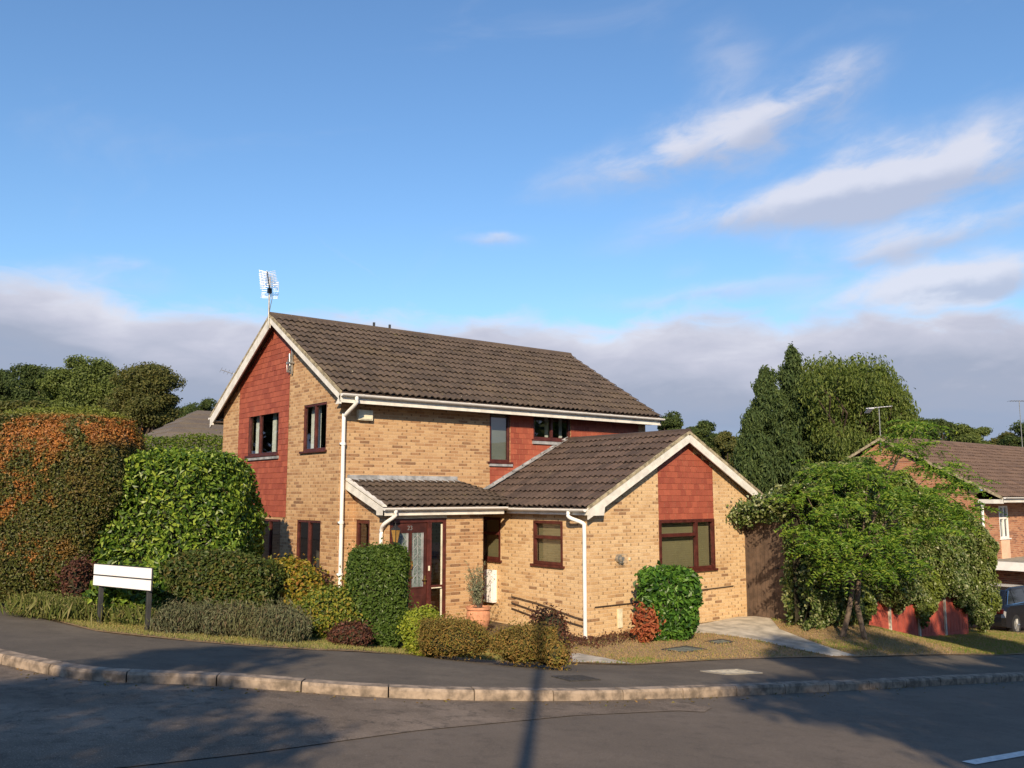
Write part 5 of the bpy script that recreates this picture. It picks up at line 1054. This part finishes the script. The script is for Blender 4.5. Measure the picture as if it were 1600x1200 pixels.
# right side, distant
ptree('oak_tree', 1022, 1076, 640, 745, 70, M_OAKD, 'dark rounded tree right of the main roof corner', 61, 24, .32, 280)
ptree('oak_tree', 1068, 1124, 651, 745, 76, M_OAKD, 'second dark tree, above the extension gable peak', 62, 24, .32, 280)
ptree('oak_tree', 1112, 1172, 672, 750, 66, M_OAKB, 'small olive tree left of the pointed conifers', 63, 20, .3, 260)
ptree('oak_tree', 1436, 1500, 646, 740, 90, M_OAKD, 'dark rounded tree directly above the neighbouring ridge, right of the birch', 64, 26, .36, 260)
ptree('oak_tree', 1488, 1552, 652, 740, 86, M_OAKL, 'lighter green rounded tree above the neighbouring roof', 65, 26, .36, 260)
ptree('oak_tree', 1540, 1605, 668, 740, 92, M_OAKB, 'low olive tree above the right end of the neighbouring roof', 66, 22, .36, 260)
ptree('oak_tree', 1580, 1660, 658, 740, 88, M_OAKD, 'dark tree cut by the right edge of the picture', 67, 22, .36, 260)
# conifers
def conifer(px, pyt, v, rbase, label, seed, lean=0):
    rng = np.random.default_rng(seed); b = np.array(at(px, v)); zt_ = zat(pyt, v); Hh = zt_ - b[2]; cl = []; n = 120
    for i in range(n):
        t = (i + .5) / n; z = b[2] + Hh * (.12 + .85 * t); rr = rbase * (1 - t) ** .72 + .18; a = rng.uniform(0, 6.28); q = rng.uniform(.3, 1.12) * rr
        cl.append((b * [1, 1, 0] + [0, 0, z] + r_ * (math.cos(a) * q + lean * t) + f_ * math.sin(a) * q, (rr * .26 + .24, rr * .26 + .24, .5 + .25 * (1 - t))))
    cl.append((b * [1, 1, 0] + [0, 0, zt_ - .45] + r_ * lean, (.13, .13, .6)))
    return tree('conifer_tree', tuple(b), Hh, cl, M_CON, label, .24, 300, .09, seed=seed, fork=.8, limbs=False, group='pointed conifers', droop=.12, shell=.7, aspect=.35)
conifer(1205, 572, 45, 2.3, 'shorter left conifer of the pointed pair behind the extension', 71)
conifer(1243, 538, 46, 1.7, 'tallest conifer with a thin spire next to the drooping birch', 72, .15)
conifer(1180, 640, 44, 1.2, 'small dark conifer at the foot of the pointed pair, on its left', 73)
# birch with hanging sprays
b = at(1340, 47); cl = []; rng = np.random.default_rng(81)
for i in range(300):
    px = rng.uniform(1258, 1432); env = np.interp(px, [1255, 1275, 1305, 1330, 1360, 1378, 1395, 1410, 1425, 1440], [575, 562, 557, 562, 558, 556, 566, 584, 615, 650]); py = env + 10 + rng.random() ** 1.1 * (745 - env); v = 47 + rng.normal() * 1.3
    q = at(px, v); cl.append((np.array([q[0], q[1], zat(py, v)]), (.7, .7, .9)))
tree('birch_tree', b, zat(560, 47) - b[2], cl, M_WIL, 'large drooping birch behind the neighbouring gable', .22, 230, .3, seed=82, droop=.55, shell=.6, aspect=.4)
# feathery young tree in front of the ivy
tb = np.array(G(1312, 995)); RT = empty('feathery_tree', tuple(tb), 'young feathery-leaved tree with leaning stems in front of the ivy', 'tree'); rng = np.random.default_rng(91); tm = MB(); vt = (tb - CAM) @ f_
def ipt(px, py, dv=0): q = at(px, vt + dv); return np.array([q[0], q[1], zat(py, vt + dv)])
fork1 = ipt(1328, 915); tm.tube([tb - [0, 0, .2], ipt(1318, 960), fork1], [.07, .055, .045], 8)
s1_ = ipt(1342, 870); tm.tube([tb + r_ * .55 - [0, 0, .1], ipt(1332, 945, .2), s1_], [.06, .055, .05], 8)
spots = []
for px, py, dv, rx, rz_ in [(1262, 775, .1, .6, .3), (1300, 740, .5, .9, .35), (1360, 740, .2, .9, .35), (1420, 700, .3, .75, .28), (1462, 735, .1, .75, .28), (1500, 760, 0, .6, .26), (1450, 780, -.5, .85, .32), (1395, 775, -.7, .9, .35), (1320, 790, -.7, .95, .38), (1262, 825, -.5, .6, .33), (1290, 850, -.9, .8, .33), (1350, 840, -1.0, .95, .35), (1420, 835, -.9, .9, .33), (1480, 820, -.4, .7, .3), (1385, 880, -.8, .85, .28), (1325, 885, -1.0, .7, .26), (1440, 665, .4, .45, .22), (1512, 800, 0, .4, .22), (1415, 680, .5, .35, .2)]:
    c = ipt(px, py, dv); spots.append((c, rx, rz_)); st = s1_ if px > 1330 else fork1; mid = (st + c) / 2 + [0, 0, .1] + rng.normal(size=3) * .08; tm.tube([st, mid, c], [.03, .02, .008], 5)
tm.build('trunk', BARK, RT)
lm = MB(); tw = MB()
for c, rx, rz_ in spots:
    ns = int(62 * rx)
    for i in range(ns):
        D = rng.normal(size=3); D /= np.linalg.norm(D); st = c + D * [rx, rx, rz_] * rng.uniform(.1, .95) * [1, 1, 1]; out__ = np.array([D[0], D[1], 0]) + rng.normal(size=3) * .35 - r_ * 0; out__ /= np.linalg.norm(out__) + 1e-9
        L_ = rng.uniform(.28, .5); kk_ = 8; tt = np.linspace(.12, 1, kk_); curve = st + out__ * L_ * tt[:, None] + np.column_stack([0 * tt, 0 * tt, .06 * tt - .22 * tt ** 2 * L_ / .4])
        sd = np.cross(out__, k_); sd /= np.linalg.norm(sd) + 1e-9
        for e in (-1, 1):
            kites(lm, curve + sd * e * .05, np.tile([-.25, -.3, .9], (kk_, 1)) + rng.normal(size=(kk_, 3)) * .5, .105, .036, axis=np.tile(sd * e + out__ * .4, (kk_, 1)), rng=rng)
lm.build('crown', M_ROB, RT)
# ------------------------------------------------------------------ parked car at the right edge
CM = plain('black_car_paint', (.008, .009, .012), .12, .0, 3, spec=.7); TY = plain('tyre_rubber', (.02, .02, .02), .8); CG = plain('dark_car_glass', (.015, .02, .022), .05, 0, 3, spec=.8); CHR = plain('chrome', (.75, .75, .76), .15, 0, 3, metal=1)
zc = H(23, -4.6); cx0, cy0 = 21.35, -4.75; CA = empty('parked_car', (cx0 + 2.2, cy0 + .9, zc), 'black hatchback parked beside the fence, cut by the right edge of the picture', 'car')
zc -= .03
cb = MB()
prof = [(.02, .32), (.0, .62), (.08, .88), (.25, .98), (.45, 1.02), (4.05, .90), (4.35, .72), (4.40, .45), (4.3, .26), (3.95, .24), (.35, .26)]
st_ = [(0.0, .06, .93), (.12, .0, 1), (1.68, .0, 1), (1.80, .06, .93)]
ring = []
for yo, ins, sc_ in st_: ring.append([(cx0 + ins + (4.4 - 2 * ins) * p / 4.4, cy0 + yo, zc + .24 + (q - .24) * (sc_ if q > .8 else 1)) for p, q in prof])
V = np.array(ring).reshape(-1, 3); m_ = len(prof); cb.add(V, [[j * m_ + i, j * m_ + (i + 1) % m_, (j + 1) * m_ + (i + 1) % m_, (j + 1) * m_ + i] for j in range(3) for i in range(m_)])
for j in (0, 3): cb.add(V[j * m_:(j + 1) * m_], [[0, i, i + 1] for i in range(1, m_ - 1)])
cp = [(.22, .97), (.75, 1.42), (1.2, 1.50), (2.3, 1.49), (2.75, 1.40), (3.5, .95)]
V = []
for yo, g_ in ((.10, 0), (.24, 1), (1.56, 1), (1.70, 0)):
    for p, q in cp: V.append((cx0 + p, cy0 + yo + (0 if g_ else (0)), zc + (q if g_ else .95 + (q - .95) * .02)))
V = np.array(V); cb.add(V, [[j * 6 + i, j * 6 + i + 1, (j + 1) * 6 + i + 1, (j + 1) * 6 + i] for j in range(3) for i in range(5)]); cb.add(V, [[0, 6, 12, 18], [5, 11, 17, 23]])
cb.build('body', CM, CA, bevel=.03)
cg = MB()
def sidew(x0_, x1_, x2_, x3_, yb, yt): 
    cg.add([(cx0 + x0_, cy0 + yb, zc + 1.0), (cx0 + x1_, cy0 + yb, zc + 1.0), (cx0 + x2_, cy0 + yt, zc + 1.40), (cx0 + x3_, cy0 + yt, zc + 1.40)], [[0, 1, 2, 3]])
for yb, yt in ((.095, .215), (1.705, 1.585)): sidew(.45, 1.0, 1.0, .88, yb, yt); sidew(1.06, 2.0, 2.0, 1.06, yb, yt); sidew(2.06, 3.2, 2.66, 2.06, yb, yt)
cg.add([(cx0 + .26, cy0 + .3, zc + 1.03), (cx0 + .26, cy0 + 1.5, zc + 1.03), (cx0 + .70, cy0 + 1.45, zc + 1.41), (cx0 + .70, cy0 + .35, zc + 1.41)], [[0, 1, 2, 3]]); cg.build('car_window', CG, CA)
ct = MB(); ct.tube([(cx0 + .42, cy0 + .088, zc + .985), (cx0 + 3.3, cy0 + .088, zc + .985)], .012, 5); ct.tube([(cx0 + .42, cy0 + .088, zc + .985), (cx0 + .86, cy0 + .2, zc + 1.41)], .012, 5); ct.build('window_trim', CHR, CA)
for wx in (.82, 3.5):
    for wy in (.0, 1.62):
        w_ = MB(); c = np.array([cx0 + wx, cy0 + wy, zc + .33]); w_.tube([c + [0, -.005, 0], c + [0, .19, 0]], .33, 24); wo = w_.build('wheel', TY, CA, smooth=False)
        w_ = MB(); ys = -.012 if wy < 1 else .196; w_.tube([c + [0, ys - .004, 0], c + [0, ys + .004, 0]], .2, 20); 
        for k in range(5): a = k * 1.257; w_.tube([c + [0, ys - .006, 0], c + [math.cos(a) * .2, ys - .006, math.sin(a) * .2]], .025, 5)
        w_.build('rim', STEEL, wo)
for ly in (.06, 1.5): q = MB(); q.box(cx0 - .012, cx0 + .12, cy0 + ly, cy0 + ly + .24, zc + .74, zc + .9); q.build('tail_light', plain('tail_light_red', (.04, .004, .004), .2), CA, bevel=.02)
# ------------------------------------------------------------------ street objects behind the camera that throw the shadows
q = np.array([-11.60, -19.6]); zq = H(*q); tp_ = empty('telegraph_pole', (q[0], q[1], zq), 'wooden telegraph pole behind the viewer', 'pole')
m_ = MB(); m_.tube([(q[0], q[1], zq - .3), (q[0], q[1], zq + 8.9)], [.09, .045], 12); m_.build('pole', BARK, tp_); m_ = MB(); m_.tube([(q[0] - .5, q[1] + .4, zq + 8.5), (q[0] + .5, q[1] - .4, zq + 8.5)], .04, 6); m_.build('cross_arm', BARKD, tp_)
def shadow_tree(x, y, zc_, rx, rz_, n, seed, label, per=420, leaf=.22):
    b = (x, y, H(x, y)); tree('street_tree', b, zc_ + rz_ - b[2], crown((x, y, zc_), rx, rx, rz_, n, seed, .2, .34), M_OAKL, label, leaf, per, .22, seed=seed, group='trees behind the viewer')
shadow_tree(-17.2, -18.4, 6.6, 3.7, 2.8, 52, 101, 'broad tree behind the viewer on the left, nearest the pole', per=300)
shadow_tree(-21.8, -19.6, 7.6, 3.8, 3.0, 52, 102, 'broad tree behind the viewer, furthest left')
shadow_tree(-15.2, -23.2, 6.0, 2.0, 1.6, 22, 105, 'small tree behind the viewer on the left', per=240)
shadow_tree(-7.2, -26.0, 8.8, 4.8, 2.9, 84, 103, 'broad tall tree behind the viewer on the right')
shadow_tree(3.4, -20.4, 6.8, 3.7, 2.5, 54, 104, 'spreading tree right of the viewer beyond the frame')
for i_, (x, y, rx, hh) in enumerate([(-24, 40, 6, 13), (-33, 33, 6, 12), (-17, 52, 6, 14), (-41, 24, 6, 12), (-30, 50, 7, 15), (36, -30, 6, 12), (47, -34, 7, 13), (28, -42, 6, 13), (58, -28, 7, 13), (66, -40, 7, 15), (-48, -38, 7, 13), (-38, -50, 7, 14), (-24, -58, 8, 14), (-8, -62, 8, 14), (10, -60, 8, 14)]):  # unseen trees added to give the house windows dark reflections
    b = (x, y, H(x, y)); tree('reflection_tree', b, hh, crown((x, y, b[2] + hh * .58), rx, rx, hh * .42, 26, 200 + i_, .3, .45), M_OAKD, 'large dark tree added outside the frame for the windows to reflect', .95, 260, .3, seed=200 + i_, group='trees added outside the frame for window reflections')
rng = np.random.default_rng(404); mb = MB(); n = 900; sI = rng.uniform(cum[-1] * .0, cum[-1], n); pp = np.array([onk(q) for q in sI]); tw_ = np.array([onk(q + .1) - onk(q - .1) for q in sI]); tw_ /= np.linalg.norm(tw_, axis=1, keepdims=True) + 1e-9
nr = np.column_stack([tw_[:, 1], -tw_[:, 0]]); sg_ = np.sign(np.sum(nr * (CAM[:2] - pp), axis=1))[:, None]; nr = nr * sg_; dd_ = .07 + np.abs(rng.normal(size=n)) * .22; pp = pp + nr * dd_[:, None]
near = np.linalg.norm(pp - CAM[:2], axis=1) < 30; pp = pp[near]; zz = np.array([H(*p) for p in pp]) - .112; k9 = len(pp)
kites(mb, np.column_stack([pp, zz]), np.column_stack([rng.normal(size=(k9, 2)) * .3, np.ones(k9)]), rng.uniform(.02, .06, k9), .025, rng=rng)
tag(mb.build('gutter_leaves', M_HEATH), 'small dry leaves and grit scattered along the kerb', 'leaf litter', kind='stuff')
S.render.engine = 'CYCLES'
